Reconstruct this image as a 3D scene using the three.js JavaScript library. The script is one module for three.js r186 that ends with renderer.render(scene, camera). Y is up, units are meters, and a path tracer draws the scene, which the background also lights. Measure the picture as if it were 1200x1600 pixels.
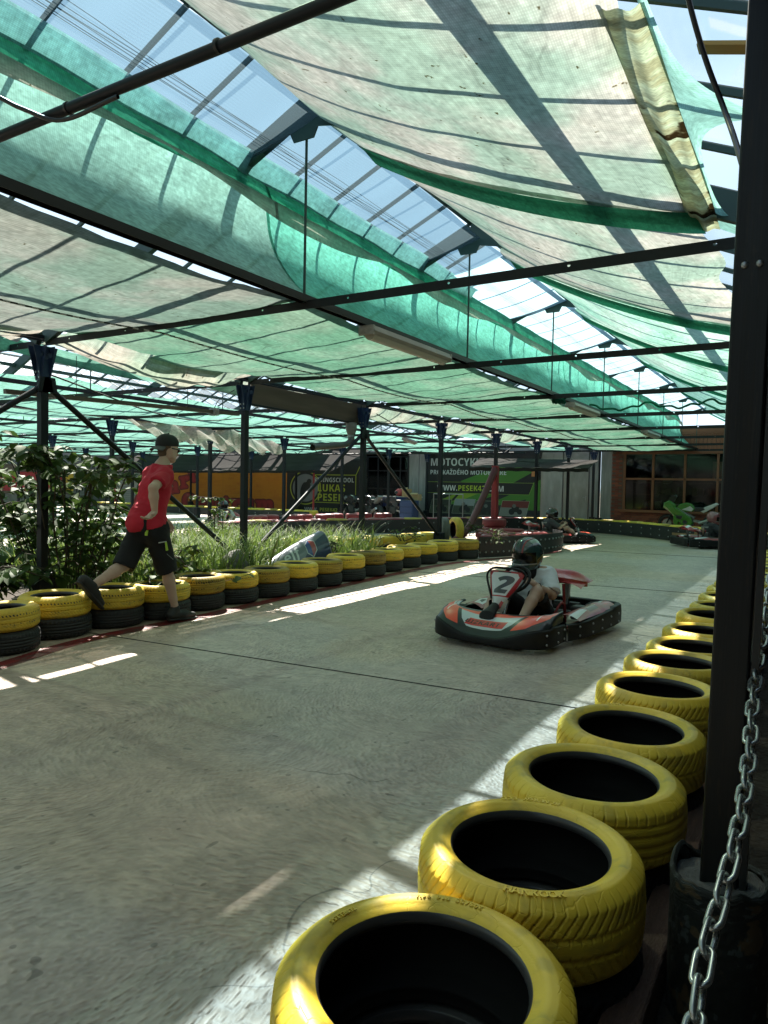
import * as THREE from 'three';
import { mergeGeometries, mergeVertices, toCreasedNormals } from 'three/addons/utils/BufferGeometryUtils.js';
import { RoundedBoxGeometry } from 'three/addons/geometries/RoundedBoxGeometry.js';
import { FontLoader } from 'three/addons/loaders/FontLoader.js';
import { TextGeometry } from 'three/addons/geometries/TextGeometry.js';

// ---------------------------------------------------------------- camera, sky, sun, exposure
const scene = new THREE.Scene();
const renderer = new THREE.WebGLRenderer({ antialias: true });
renderer.toneMapping = THREE.LinearToneMapping;
renderer.toneMappingExposure = 5.5;
renderer.shadowMap.enabled = true;
const EYE = 1.42, YAW = 0.5455, PITCH = 0.0366, ROLL = 0.0196;
const camera = new THREE.PerspectiveCamera(2 * Math.atan(800 / 1110) * 180 / Math.PI, 0.75, 0.05, 600);
const V3 = (x, y, z) => new THREE.Vector3(x, y, z);
const P = (X, h, Z) => new THREE.Vector3(X, h, -Z);      // X to the right of the bay, h up, Z along the bay away from the viewer
{
  const f = V3(-Math.sin(YAW) * Math.cos(PITCH), -Math.sin(PITCH), -Math.cos(YAW) * Math.cos(PITCH));
  const r = f.clone().cross(V3(0, 1, 0)).normalize(), u = r.clone().cross(f);
  const r2 = r.clone().multiplyScalar(Math.cos(ROLL)).addScaledVector(u, Math.sin(ROLL));
  const u2 = u.clone().multiplyScalar(Math.cos(ROLL)).addScaledVector(r, -Math.sin(ROLL));
  camera.quaternion.setFromRotationMatrix(new THREE.Matrix4().makeBasis(r2, u2, f.clone().negate()));
  camera.position.set(0, EYE, 0);
}
const SUN = V3(-0.66, 1, -0.56).normalize();
const sun = new THREE.DirectionalLight(new THREE.Color(1, 0.905, 0.80), 4.0);
sun.position.copy(SUN).multiplyScalar(60); sun.castShadow = true;
sun.shadow.mapSize.set(4096, 4096); sun.shadow.radius = 1.1;
Object.assign(sun.shadow.camera, { left: -40, right: 40, top: 40, bottom: -40, near: 1, far: 140 });
scene.add(sun); scene.add(sun.target);

function rng(seed) { let a = seed >>> 0; return () => { a = (a + 0x6D2B79F5) | 0; let t = Math.imul(a ^ (a >>> 15), 1 | a); t = (t + Math.imul(t ^ (t >>> 7), 61 | t)) ^ t; return ((t ^ (t >>> 14)) >>> 0) / 4294967296; }; }
const hash2 = (x, y, s = 0) => { let h = Math.imul(x | 0, 374761393) ^ Math.imul(y | 0, 668265263) ^ Math.imul(s | 0, 1442695041); h = Math.imul(h ^ (h >>> 13), 1274126177); return ((h ^ (h >>> 16)) >>> 0) / 4294967296; };
function vnoise(x, y, per = 0, s = 0) {                    // value noise, period per (0: none)
  const x0 = Math.floor(x), y0 = Math.floor(y), fx = x - x0, fy = y - y0, w = n => per ? ((n % per) + per) % per : n;
  const ux = fx * fx * (3 - 2 * fx), uy = fy * fy * (3 - 2 * fy);
  const a = hash2(w(x0), w(y0), s), b = hash2(w(x0 + 1), w(y0), s), c = hash2(w(x0), w(y0 + 1), s), d = hash2(w(x0 + 1), w(y0 + 1), s);
  return a + (b - a) * ux + (c - a) * uy + (a - b - c + d) * ux * uy;
}
function fbm(x, y, per = 0, oct = 4, s = 0) { let v = 0, a = 0.5, t = 0; for (let i = 0; i < oct; i++) { v += a * vnoise(x, y, per, s + i * 17); t += a; a *= 0.5; x *= 2; y *= 2; per *= 2; } return v / t; }
const clamp = (x, a = 0, b = 1) => Math.min(b, Math.max(a, x)), mix = (a, b, t) => a + (b - a) * t;
const smooth = (a, b, x) => { const t = clamp((x - a) / (b - a)); return t * t * (3 - 2 * t); };

{ // one computed sky: blue overhead, whiter low down and around the sun
  const w = 1024, h = 512, d = new Float32Array(w * h * 4);
  for (let j = 0; j < h; j++) for (let i = 0; i < w; i++) {
    const e = ((j + 0.5) / h - 0.5) * Math.PI, az = ((i + 0.5) / w - 0.5) * 2 * Math.PI, y = Math.sin(e), x = Math.cos(e) * Math.cos(az), z = Math.cos(e) * Math.sin(az);
    const t = Math.pow(clamp(y), 0.6), k = (j * w + i) * 4;
    const ang = Math.acos(clamp(x * SUN.x + y * SUN.y + z * SUN.z, -1, 1)), g = 0.22 * Math.exp(-ang / 0.28);
    const q = 1 / Math.max(0.12, y + 0.08), cl = smooth(0.46, 0.74, fbm(x * q * 1.1 + 9.3, z * q * 1.1 + 4.1, 0, 5, 3)) * 0.12;
    let c = [mix(0.26, 0.016, t), mix(0.32, 0.058, t), mix(0.37, 0.115, t)];
    c = c.map((v, n) => mix(v, [0.56, 0.57, 0.58][n], cl) + g * [1, 0.96, 0.88][n]);
    if (y < 0) c = [0.12, 0.12, 0.11];
    d[k] = c[0]; d[k + 1] = c[1]; d[k + 2] = c[2]; d[k + 3] = 1;
  }
  const tex = new THREE.DataTexture(d, w, h, THREE.RGBAFormat, THREE.FloatType);
  tex.mapping = THREE.EquirectangularReflectionMapping; tex.minFilter = tex.magFilter = THREE.LinearFilter; tex.needsUpdate = true;
  scene.background = tex; scene.environment = tex;
}

// ---------------------------------------------------------------- helpers: geometry, objects, textures
const used = {};
function numbered(n) { const k = used[n] = (used[n] ?? -1) + 1; return k ? n + '_' + String(k).padStart(3, '0') : n; }
function shade(o) { o.castShadow = o.receiveShadow = true; return o; }
function tag(o, label, category, group) { o.userData = { label, category }; if (group) o.userData.group = group; return o; }
function thing(name, label, category, pos, turn = 0, group) { const g = new THREE.Group(); g.name = numbered(name); if (pos) g.position.copy(pos); g.rotation.y = turn; scene.add(g); return tag(g, label, category, group); }
function part(name, geo, m, parent, label) { const o = shade(new THREE.Mesh(geo, m)); o.name = name; if (label) o.userData.label = label; parent.add(o); return o; }
function stuff(o) { o.userData.kind = 'stuff'; return o; }
function struct(name, geo, m) { const o = shade(new THREE.Mesh(geo, m)); o.name = numbered(name); o.userData.kind = 'structure'; scene.add(o); return o; }
function solo(name, geo, m, label, category, group) { const o = shade(new THREE.Mesh(geo, m)); o.name = numbered(name); scene.add(o); return tag(o, label, category, group); }
function dup(o, label, pos, turn) { const c = o.clone(); c.name = numbered(o.name.replace(/_\d{3}$/, '')); c.userData = { ...o.userData, label }; if (pos) c.position.copy(pos); if (turn !== undefined) c.rotation.y = turn; scene.add(c); return c; }
const ORD = ['first', 'second', 'third', 'fourth', 'fifth', 'sixth', 'seventh', 'eighth', 'ninth', 'tenth', 'eleventh', 'twelfth', 'thirteenth', 'fourteenth', 'fifteenth', 'sixteenth', 'seventeenth', 'eighteenth', 'nineteenth', 'twentieth', '21st', '22nd', '23rd', '24th', '25th', '26th', '27th', '28th', '29th', '30th'];
function merge(list) { const g = mergeGeometries(list.map(a => { const b = a.index ? a.toNonIndexed() : a.clone(); for (const k of Object.keys(b.attributes)) if (!['position', 'normal', 'uv'].includes(k)) b.deleteAttribute(k); if (!b.attributes.uv) b.setAttribute('uv', new THREE.BufferAttribute(new Float32Array(b.attributes.position.count * 2), 2)); return b; })); return g; }
function bx(w, h, d, x = 0, y = 0, z = 0, ry = 0, rx = 0, rz = 0) { const g = new THREE.BoxGeometry(w, h, d); if (rx) g.rotateX(rx); if (rz) g.rotateZ(rz); if (ry) g.rotateY(ry); g.translate(x, y, z); return g; }
function rbx(w, h, d, r, x = 0, y = 0, z = 0, ry = 0, rx = 0, rz = 0) { const g = new RoundedBoxGeometry(w, h, d, 2, r); if (rx) g.rotateX(rx); if (rz) g.rotateZ(rz); if (ry) g.rotateY(ry); g.translate(x, y, z); return g; }
function cyl(r0, r1, h, x = 0, y = 0, z = 0, n = 16, rx = 0, rz = 0) { const g = new THREE.CylinderGeometry(r0, r1, h, n); if (rx) g.rotateX(rx); if (rz) g.rotateZ(rz); g.translate(x, y, z); return g; }
function sph(r, x, y, z, sx = 1, sy = 1, sz = 1, n = 16) { const g = new THREE.SphereGeometry(r, n, Math.round(n * 0.7)); g.scale(sx, sy, sz); g.translate(x, y, z); return g; }
function beam(p, q, w, t, up = V3(0, 1, 0)) {              // bar from p to q; w across, t along up
  const d = q.clone().sub(p), L = d.length(); d.normalize(); const x = d.clone().cross(up).normalize(), y = x.clone().cross(d);
  const g = new THREE.BoxGeometry(w, t, L); g.applyMatrix4(new THREE.Matrix4().makeBasis(x, y, d.clone().negate()).setPosition(p.clone().add(q).multiplyScalar(0.5))); return g;
}
function rod(p, q, r, n = 8, r2) { const d = q.clone().sub(p), L = d.length(); const g = new THREE.CylinderGeometry(r2 ?? r, r, L, n); g.applyQuaternion(new THREE.Quaternion().setFromUnitVectors(V3(0, 1, 0), d.normalize())); const c = p.clone().add(q).multiplyScalar(0.5); g.translate(c.x, c.y, c.z); return g; }
function tube(pts, r, seg = 24, n = 6, closed = false) { return new THREE.TubeGeometry(new THREE.CatmullRomCurve3(pts, closed), seg, r, n, closed); }
function grid(fn, nu, nv, su = 1, sv = 1) {                // fn(u, v) in 0..1 -> Vector3
  const p = [], uv = [], ix = [];
  for (let j = 0; j <= nv; j++) for (let i = 0; i <= nu; i++) { const q = fn(i / nu, j / nv); p.push(q.x, q.y, q.z); uv.push(i / nu * su, j / nv * sv); }
  for (let j = 0; j < nv; j++) for (let i = 0; i < nu; i++) { const a = j * (nu + 1) + i; ix.push(a, a + 1, a + nu + 2, a, a + nu + 2, a + nu + 1); }
  const g = new THREE.BufferGeometry(); g.setAttribute('position', new THREE.Float32BufferAttribute(p, 3)); g.setAttribute('uv', new THREE.Float32BufferAttribute(uv, 2)); g.setIndex(ix); g.computeVertexNormals(); return g;
}
function extr(pts, depth, bevel = 0, holes = []) {         // outline in x, y pushed along z and centred
  const s = new THREE.Shape(pts.map(p => new THREE.Vector2(p[0], p[1])));
  for (const [hx, hy, hr] of holes) { const h = new THREE.Path(); h.absarc(hx, hy, hr, 0, Math.PI * 2, true); s.holes.push(h); }
  const g = new THREE.ExtrudeGeometry(s, { depth, bevelEnabled: bevel > 0, bevelSize: bevel, bevelThickness: bevel, bevelSegments: 2, curveSegments: 8 }); g.translate(0, 0, -depth / 2); return g;
}
function at(g, x, y, z, ry = 0) { if (ry) g.rotateY(ry); g.translate(x, y, z); return g; }
function metreUV(g, s = 1) {                               // box mapped by world metres on each face
  const p = g.attributes.position, n = g.attributes.normal, uv = new Float32Array(p.count * 2);
  for (let i = 0; i < p.count; i++) { const ax = Math.abs(n.getX(i)), ay = Math.abs(n.getY(i)), az = Math.abs(n.getZ(i)); const [a, b] = ay > ax && ay > az ? [p.getX(i), p.getZ(i)] : ax > az ? [p.getZ(i), p.getY(i)] : [p.getX(i), p.getY(i)]; uv[2 * i] = a * s; uv[2 * i + 1] = b * s; }
  g.setAttribute('uv', new THREE.BufferAttribute(uv, 2)); return g;
}
function tex(n, m, fn, srgb = true, rep = [1, 1]) {        // fn(u, v, i, j) -> grey or [r, g, b] (0..1, as displayed if srgb)
  const d = new Uint8Array(n * m * 4);
  for (let j = 0; j < m; j++) for (let i = 0; i < n; i++) { let c = fn((i + 0.5) / n, (j + 0.5) / m, i, j); if (typeof c === 'number') c = [c, c, c]; const k = (j * n + i) * 4; d[k] = clamp(c[0]) * 255; d[k + 1] = clamp(c[1]) * 255; d[k + 2] = clamp(c[2]) * 255; d[k + 3] = 255; }
  const t = new THREE.DataTexture(d, n, m); t.wrapS = t.wrapT = THREE.RepeatWrapping; t.magFilter = THREE.LinearFilter; t.minFilter = THREE.LinearMipmapLinearFilter; t.generateMipmaps = true; if (srgb) t.colorSpace = THREE.SRGBColorSpace; t.repeat.set(rep[0], rep[1]); t.needsUpdate = true; return t;
}
function canvasTex(w, h, draw) { const c = document.createElement('canvas'); c.width = w; c.height = h; draw(c.getContext('2d'), w, h); const t = new THREE.CanvasTexture(c); t.colorSpace = THREE.SRGBColorSpace; return t; }
function mat(r, g, b, rough = 0.7, o = {}) { const { side = THREE.DoubleSide, ...rest } = o; const m = new THREE.MeshPhysicalMaterial({ roughness: rough, side, ...rest }); m.color.setRGB(r, g, b); return m; }

// ---------------------------------------------------------------- shared surface textures
const T = {};
T.blotch = tex(512, 512, (u, v) => 0.72 + 0.28 * fbm(u * 6, v * 6, 6, 5, 5));
T.rough = tex(256, 256, (u, v) => 0.55 + 0.45 * fbm(u * 8, v * 8, 8, 5, 9), false);
T.grain = tex(512, 512, (u, v) => fbm(u * 48, v * 48, 48, 3, 21), false);
T.weave = tex(1024, 1024, (u, v, i, j) => { const th = 0.86 + 0.14 * (0.5 + 0.5 * Math.cos(i / 5 * 2 * Math.PI)) * (0.6 + 0.4 * Math.cos(j / 8 * 2 * Math.PI)); return 1.14 * th * (0.78 + 0.27 * fbm(u * 70, v * 70, 70, 3, 29)) * (1 - 0.08 * smooth(0.02, 0, Math.abs(fbm(u * 7, v * 3, 3, 4, 33) - 0.5))) * (0.78 + 0.22 * fbm(u * 5, v * 9, 5, 5, 31)) * (0.93 + 0.07 * vnoise(u * 256, v * 16, 16, 4)); });
T.dustnet = tex(1024, 1024, (u, v, i, j) => {            // net with grey dust, brown spots and leaf bits
  const th = 0.88 + 0.12 * (0.5 + 0.5 * Math.cos(i / 5 * 2 * Math.PI)) * (0.6 + 0.4 * Math.cos(j / 8 * 2 * Math.PI));
  const d = smooth(0.38, 0.72, fbm(u * 4, v * 4, 4, 5, 61)), sp = smooth(0.80, 0.86, fbm(u * 38, v * 38, 38, 4, 88));
  const c = [mix(0.80, 0.97, d), mix(0.92, 0.96, d), mix(0.86, 0.93, d)];
  const cr = 1 - 0.10 * smooth(0.02, 0.0, Math.abs(fbm(u * 6, v * 3, 3, 4, 19) - 0.5)) * smooth(0.45, 0.6, vnoise(u * 4, v * 4, 4, 20)), mo = 0.80 + 0.25 * fbm(u * 70, v * 70, 70, 3, 22), lin = 0.90 + 0.10 * vnoise(u * 200, v * 12, 12, 23);
  return c.map((x, k) => x * th * cr * mo * lin * (0.85 + 0.15 * fbm(u * 9, v * 3, 3, 4, 15)) * 1.16 * mix(1, [0.45, 0.4, 0.3][k], sp));
});
T.mesh = tex(512, 512, (u, v, i, j) => 0.90 + 0.10 * Math.cos(i / 4 * 2 * Math.PI) * Math.cos(j / 4 * 2 * Math.PI) - 0.06 * vnoise(u * 128, v * 4, 4, 4)); T.mesh.repeat.set(1.2, 1.2);
T.post = tex(512, 1024, (u, v) => { const a = smooth(0.70, 0.74, fbm(u * 16, v * 50, 0, 4, 41)), b = smooth(0.62, 0.72, fbm(u * 5, v * 12, 0, 4, 43)); const c = 0.62 + 0.3 * fbm(u * 60, v * 6, 0, 3, 44); return [mix(mix(c, 1.0, a), 0.9, b * 0.4), mix(mix(c, 0.92, a), 0.72, b * 0.4), mix(mix(c, 0.82, a), 0.55, b * 0.4)]; });
T.weave.repeat.set(0.5, 0.5); T.dustnet.repeat.set(0.4, 0.4);
// ---------------------------------------------------------------- materials
T.stain = tex(256, 1024, (u, v) => {  const a = smooth(0.42, 0.62, fbm(u * 4, v * 14, 0, 5, 3)), b = smooth(0.5, 0.6, fbm(u * 6 + 9, v * 9, 0, 4, 13)) * smooth(0.5, 0.85, v); const c = [mix(0.86, 0.76, a), mix(0.92, 0.77, a), mix(0.84, 0.66, a)]; return c.map((x, k) => mix(x, [0.22, 0.17, 0.11][k], b) * (0.9 + 0.2 * (vnoise(u * 60, v * 200, 0, 6) - 0.5))); });
const M = {
  steel: mat(0.017, 0.020, 0.025, 0.55, { specularIntensity: 0.45, map: T.blotch, roughnessMap: T.rough }),
  steelTie: mat(0.014, 0.015, 0.015, 0.6, { specularIntensity: 0.4, roughnessMap: T.rough }),
  blue: mat(0.018, 0.034, 0.075, 0.55, { specularIntensity: 0.5, roughnessMap: T.rough }),
  frame: mat(0.022, 0.055, 0.043, 0.6),
  galv: mat(0.30, 0.31, 0.31, 0.42, { metalness: 0.75, roughnessMap: T.rough }),
  glass: mat(0.90, 0.95, 0.97, 0.14, { transmission: 1, thickness: 0, ior: 1.5 }),
  netGreen: mat(0.29, 0.56, 0.475, 0.95, { transmission: 0.80, thickness: 0, map: T.weave, ior: 1.2, specularIntensity: 0.1 }),
  netBand: mat(0.05, 0.32, 0.20, 0.96, { transmission: 0.7, thickness: 0, map: T.weave, ior: 1.2, specularIntensity: 0.1 }),
  netGrey: mat(0.25, 0.275, 0.26, 0.95, { transmission: 0.62, thickness: 0, map: T.dustnet, ior: 1.2, specularIntensity: 0.1 }),
  netPale: mat(0.47, 0.475, 0.44, 0.95, { transmission: 0.76, thickness: 0, map: T.dustnet, ior: 1.2, specularIntensity: 0.1 }),
  netFine: mat(0.40, 0.56, 0.64, 0.30, { transmission: 0.92, thickness: 0, map: T.mesh, ior: 1.1, specularIntensity: 0.1 }),
  netFine2: mat(0.40, 0.58, 0.62, 0.86, { transmission: 0.92, thickness: 0, map: T.mesh, ior: 1.1, specularIntensity: 0.1 }),
  netGreen2: mat(0.19, 0.66, 0.51, 0.95, { transmission: 0.80, thickness: 0, map: T.weave, ior: 1.2, specularIntensity: 0.1 }),
  netMid: mat(0.55, 0.76, 0.68, 0.97, { transmission: 0.74, thickness: 0, map: T.dustnet, ior: 1.2, specularIntensity: 0.1 }),
  netGreyGreen: mat(0.175, 0.285, 0.225, 0.95, { transmission: 0.66, thickness: 0, map: T.dustnet, ior: 1.2, specularIntensity: 0.1 }),
  netFar: mat(0.20, 0.42, 0.34, 0.97, { transmission: 0.75, thickness: 0, map: T.weave, ior: 1.2, specularIntensity: 0.1 }),
  netEdge: mat(0.62, 0.63, 0.52, 0.9, { transmission: 0.55, thickness: 0, map: T.stain, ior: 1.2, specularIntensity: 0.1 }),
  film: mat(0.50, 0.48, 0.44, 0.9, { transmission: 0.6, thickness: 0, map: T.dustnet, ior: 1.2, specularIntensity: 0.3 }),
  rope: mat(0.03, 0.035, 0.03, 0.9),
  white: mat(0.62, 0.61, 0.57, 0.6, { map: T.blotch }),
  lampBody: mat(0.34, 0.32, 0.27, 0.5, { map: T.blotch }),
  soil: mat(0.045, 0.032, 0.022, 0.95, { bumpMap: T.grain, bumpScale: 0.02 }),
  darkRoof: mat(0.03, 0.035, 0.03, 0.9),
  black: mat(0.014, 0.014, 0.015, 0.5, { roughnessMap: T.rough }),
  rubber: mat(0.020, 0.021, 0.023, 0.62, { map: T.blotch, roughnessMap: T.rough }),
  brownTin: mat(0.13, 0.105, 0.08, 0.55, { map: T.blotch, roughnessMap: T.rough }),
};

// ---------------------------------------------------------------- ground
const SW = new Float32Array(2048 * 2048);               // brushed fans left by the float: arcs round scattered centres
{
  const N = 7, cs = []; for (let j = 0; j < N; j++) for (let i = 0; i < N; i++) cs.push([(i + hash2(i, j, 71)) / N, (j + hash2(i, j, 72)) / N, hash2(i, j, 73) * 6.28]);
  for (let y = 0; y < 2048; y++) for (let x = 0; x < 2048; x++) {
    const u = (x + 0.5) / 2048, v = (y + 0.5) / 2048, wu = u + 0.03 * (vnoise(u * 9, v * 9, 9, 41) - 0.5), wv = v + 0.03 * (vnoise(u * 9, v * 9, 9, 42) - 0.5);
    let num = 0, den = 0; const gi = Math.floor(u * N), gj = Math.floor(v * N);
    for (let dj = -1; dj <= 1; dj++) for (let di = -1; di <= 1; di++) {
      const i = (gi + di + N) % N, j = (gj + dj + N) % N, c = cs[j * N + i]; let du = wu - c[0], dv = wv - c[1]; du -= Math.round(du); dv -= Math.round(dv);
      const r2 = du * du + dv * dv; if (r2 > 0.055) continue; const w = Math.exp(-r2 * 190), ox = du - Math.cos(c[2]) * 0.17, oy = dv - Math.sin(c[2]) * 0.17, rr = Math.hypot(ox, oy), a = Math.atan2(oy, ox);
      num += w * (vnoise(rr * 430 + i * 31, a * 30 + j * 17, 0, 44) * 0.7 + 0.3 * vnoise(rr * 170, a * 14 + i, 0, 45)); den += w;
    }
    SW[y * 2048 + x] = clamp(0.5 + 1.5 * (num / (den + 1e-9) - 0.5) + 0.22 * (vnoise(u * 420, v * 420, 420, 47) - 0.5));
  }
}
const floorBump = tex(2048, 2048, (u, v, i, j) => SW[j * 2048 + i], false, [0.19, 0.19]);
const floorColor = tex(2048, 2048, (u, v, i, j) => {    // trowel marks, stains, worn lanes, hairline cracks and rubber flecks in the slab
  const a = fbm(u * 3, v * 3, 3, 5, 51), b = vnoise(u * 60, v * 60, 60, 52), p = smooth(0.845, 0.88, fbm(u * 90, v * 90, 90, 2, 53)), w = smooth(0.35, 0.65, vnoise(u * 5, v * 5, 5, 54));
  const ck = smooth(0.0025, 0.0008, Math.abs(fbm(u * 5, v * 5, 5, 4, 57) - 0.5)) * smooth(0.66, 0.72, vnoise(u * 6, v * 6, 6, 58));
  const t = (0.83 + 0.22 * (a - 0.5) + 0.08 * (b - 0.5) + 0.17 * (SW[j * 2048 + i] - 0.5)) * (1 - 0.22 * p) * (1 - 0.25 * ck);
  return [t * mix(0.98, 1.01, w), t * 0.99, t * mix(0.97, 0.92, w)];
}, true, [0.19, 0.19]);
const planeAt = (x0, x1, z0, z1, h, nx = 1, nz = 1) => grid((u, v) => P(mix(x0, x1, u), h, mix(z0, z1, v)), nx, nz, x1 - x0, z1 - z0);
M.floor = mat(0.66, 0.535, 0.485, 0.55, { map: floorColor, bumpMap: floorBump, bumpScale: 0.010 });
struct('ground', planeAt(-300, 300, -300, 300, -0.02), mat(0.09, 0.085, 0.06, 0.95));
struct('track_floor', planeAt(-38, 7, -9.5, 27.4, 0), M.floor);
{ // saw-cut joints across the slab: narrow recessed dark strips
  const g = []; for (const Z of [-1.6, 4.42, 10.6, 16.8, 23]) g.push(beam(P(-6.0, 0.002, Z - 0.24), P(-1.05, 0.002, Z + 0.17), 0.010, 0.005));
  struct('slab_joint', merge(g), mat(0.02, 0.02, 0.02, 0.9));
}
const lineTex = tex(512, 256, (u, v) => { const w = smooth(0.5, 0.66, fbm(u * 20, v * 6, 0, 5, 81)), f = fbm(u * 8, v * 4, 0, 3, 82); return [mix(0.52, 0.40, w) * (0.8 + 0.4 * f), mix(0.10, 0.24, w) * (0.8 + 0.4 * f), mix(0.11, 0.22, w) * (0.8 + 0.4 * f)]; });
M.redLine = mat(0.75, 0.75, 0.75, 0.55, { map: lineTex, bumpMap: floorBump, bumpScale: 0.003 });
const ribbon = (pts, w, h, n = 60) => { const c = new THREE.CatmullRomCurve3(pts.map(p => P(p[0], h, p[1]))); return grid((u, v) => { const q = c.getPoint(u), t = c.getTangent(u), s = V3(t.z, 0, -t.x).normalize(); return q.addScaledVector(s, (v - 0.5) * w); }, n, 1, n / 8, 1); };
struct('red_line', ribbon([[-4.95, 0.6], [-5.0, 2.0], [-5.22, 3.0], [-5.48, 3.9], [-5.52, 4.6], [-5.52, 5.4], [-5.60, 6.6], [-5.66, 8.1], [-5.76, 9.9], [-5.74, 12.1], [-5.2, 14.2], [-4.95, 16]], 0.17, 0.004), M.redLine);
struct('red_line', ribbon([[-1.1, 0], [-1.07, 2], [-1.06, 6], [-1.06, 15]], 0.13, 0.004), M.redLine);
struct('soil_bed', planeAt(-11, -6.35, -2, 9.2, 0.012, 30, 40), M.soil);
struct('soil_strip', (() => grid((u, v) => P(mix(-0.33, 7, u), 0.02 + 0.05 * fbm(u * 40, v * 100, 0, 3, 3), mix(-9, 26, v)), 60, 160, 7, 35))(), M.soil);
{ // low concrete kerb stones behind the right-hand tyres
  const kb = thing('kerb', 'reddish concrete kerb stones along the ground behind the right tyre row', 'kerb');
  const km = mat(0.20, 0.115, 0.085, 0.85, { bumpMap: T.grain, bumpScale: 0.006, map: T.blotch });
  for (let i = 0; i < 9; i++) part('kerb_stone', at(rbx(0.09, 0.17 + 0.02 * hash2(i, 2), 0.97, 0.014, 0, 0.08, 0, 0.015 * (hash2(i, 4) - 0.5)), -0.352, 0, -(0.9 + i)), km, kb);
}

// ---------------------------------------------------------------- greenhouse: five bays side by side
const S = 3.15, Z1 = 4.62, PITCHX = 7.0, RX = -3.6, HT = 2.87, HR = 4.5, EH = 2.98, HALF = 3.45;
const ridgeX = b => RX - b * PITCHX, eaveX = b => -0.15 - b * PITCHX;     // b-th bay, its right eave line
const slopeH = (x, b) => HR - (HR - EH) * Math.abs(x - ridgeX(b)) / HALF;
const bayName = ['over the near kart track', 'over the grass bed', 'over the far kart track', 'over the fourth bay from the right', 'over the leftmost bay'];
const frameNo = i => i < 0 ? 'behind the viewer' : ORD[i];
{ // roof frames: two rafters, a drilled tie bar, a hanger rod and a gusset plate, one every 3.15 m
  const rafterGeo = s => beam(V3(s * HALF, EH - 0.05, 0), V3(0, HR - 0.05, 0), 0.055, 0.15, V3(0, 1, 0));
  const holes = []; for (let k = 0; k < 8; k++) holes.push([-3.05 + k * 0.87, 0.012, 0.011]);
  const tie = merge([at(extr([[-HALF, -0.032], [HALF, -0.032], [HALF, 0.032], [-HALF, 0.032]], 0.007, 0, holes), 0, HT, 0), bx(HALF * 2, 0.007, 0.05, 0, HT + 0.0355, -0.0285)]);
  const gus = at(extr([[-0.52, -0.30], [-0.50, -0.20], [0, 0.02], [0.50, -0.20], [0.52, -0.30], [0.14, -0.22], [0.10, -0.30], [-0.10, -0.30], [-0.14, -0.22]], 0.012, 0), 0, HR - 0.03, 0.036);
  const proto = thing('roof_frame', '', 'roof frame', null, 0, 'roof frames of the greenhouse');
  part('rafter', rafterGeo(-1), M.frame, proto); part('rafter', rafterGeo(1), M.frame, proto);
  part('tie_bar', tie, M.steelTie, proto); part('hanger_rod', rod(V3(0, HT + 0.02, 0), V3(0, HR - 0.2, 0), 0.011, 6), M.frame, proto); part('gusset_plate', gus, M.frame, proto);
  let first = true;
  for (let b = 0; b < 5; b++) for (let i = -4; i < 8; i++) {
    if ((i < -2 && b > 0) || (i === -1 && b === 0)) continue;
    const Z = Z1 + i * S, lab = `steel roof frame with tie bar ${bayName[b]}, ` + (i < 0 ? `${ORD[-i - 1]} behind the foremost in view` : `${ORD[i]} counted away from the viewer`);
    if (first) { proto.position.copy(P(ridgeX(b), 0, Z)); proto.userData.label = lab; first = false; } else dup(proto, lab, P(ridgeX(b), 0, Z));
  }
  // round pipe with cable ties crossing low over the front of the picture
  const pipe = thing('cross_pipe', 'round dark pipe crossing high in the foreground, with a cable strapped on', 'pipe');
  part('pipe', rod(P(-7.0, HT, 1.74), P(-0.12, HT, 1.78), 0.021, 16), M.steel, pipe);
  for (const x of [-0.9, -1.75, -2.55, -3.4]) part('cable_tie', at(new THREE.CylinderGeometry(0.0245, 0.0245, 0.012, 16).rotateZ(Math.PI / 2), x, HT, -1.765), M.black, pipe);
  part('cable', tube([P(-2.25, HT - 0.035, 1.76), P(-2.6, HT - 0.04, 1.75), P(-2.75, HT + 0.02, 1.7), P(-2.95, HT + 0.1, 1.62), P(-3.15, HT - 0.1, 1.55), P(-3.6, HT - 0.35, 1.5)], 0.009, 40), M.black, pipe);
}
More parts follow.
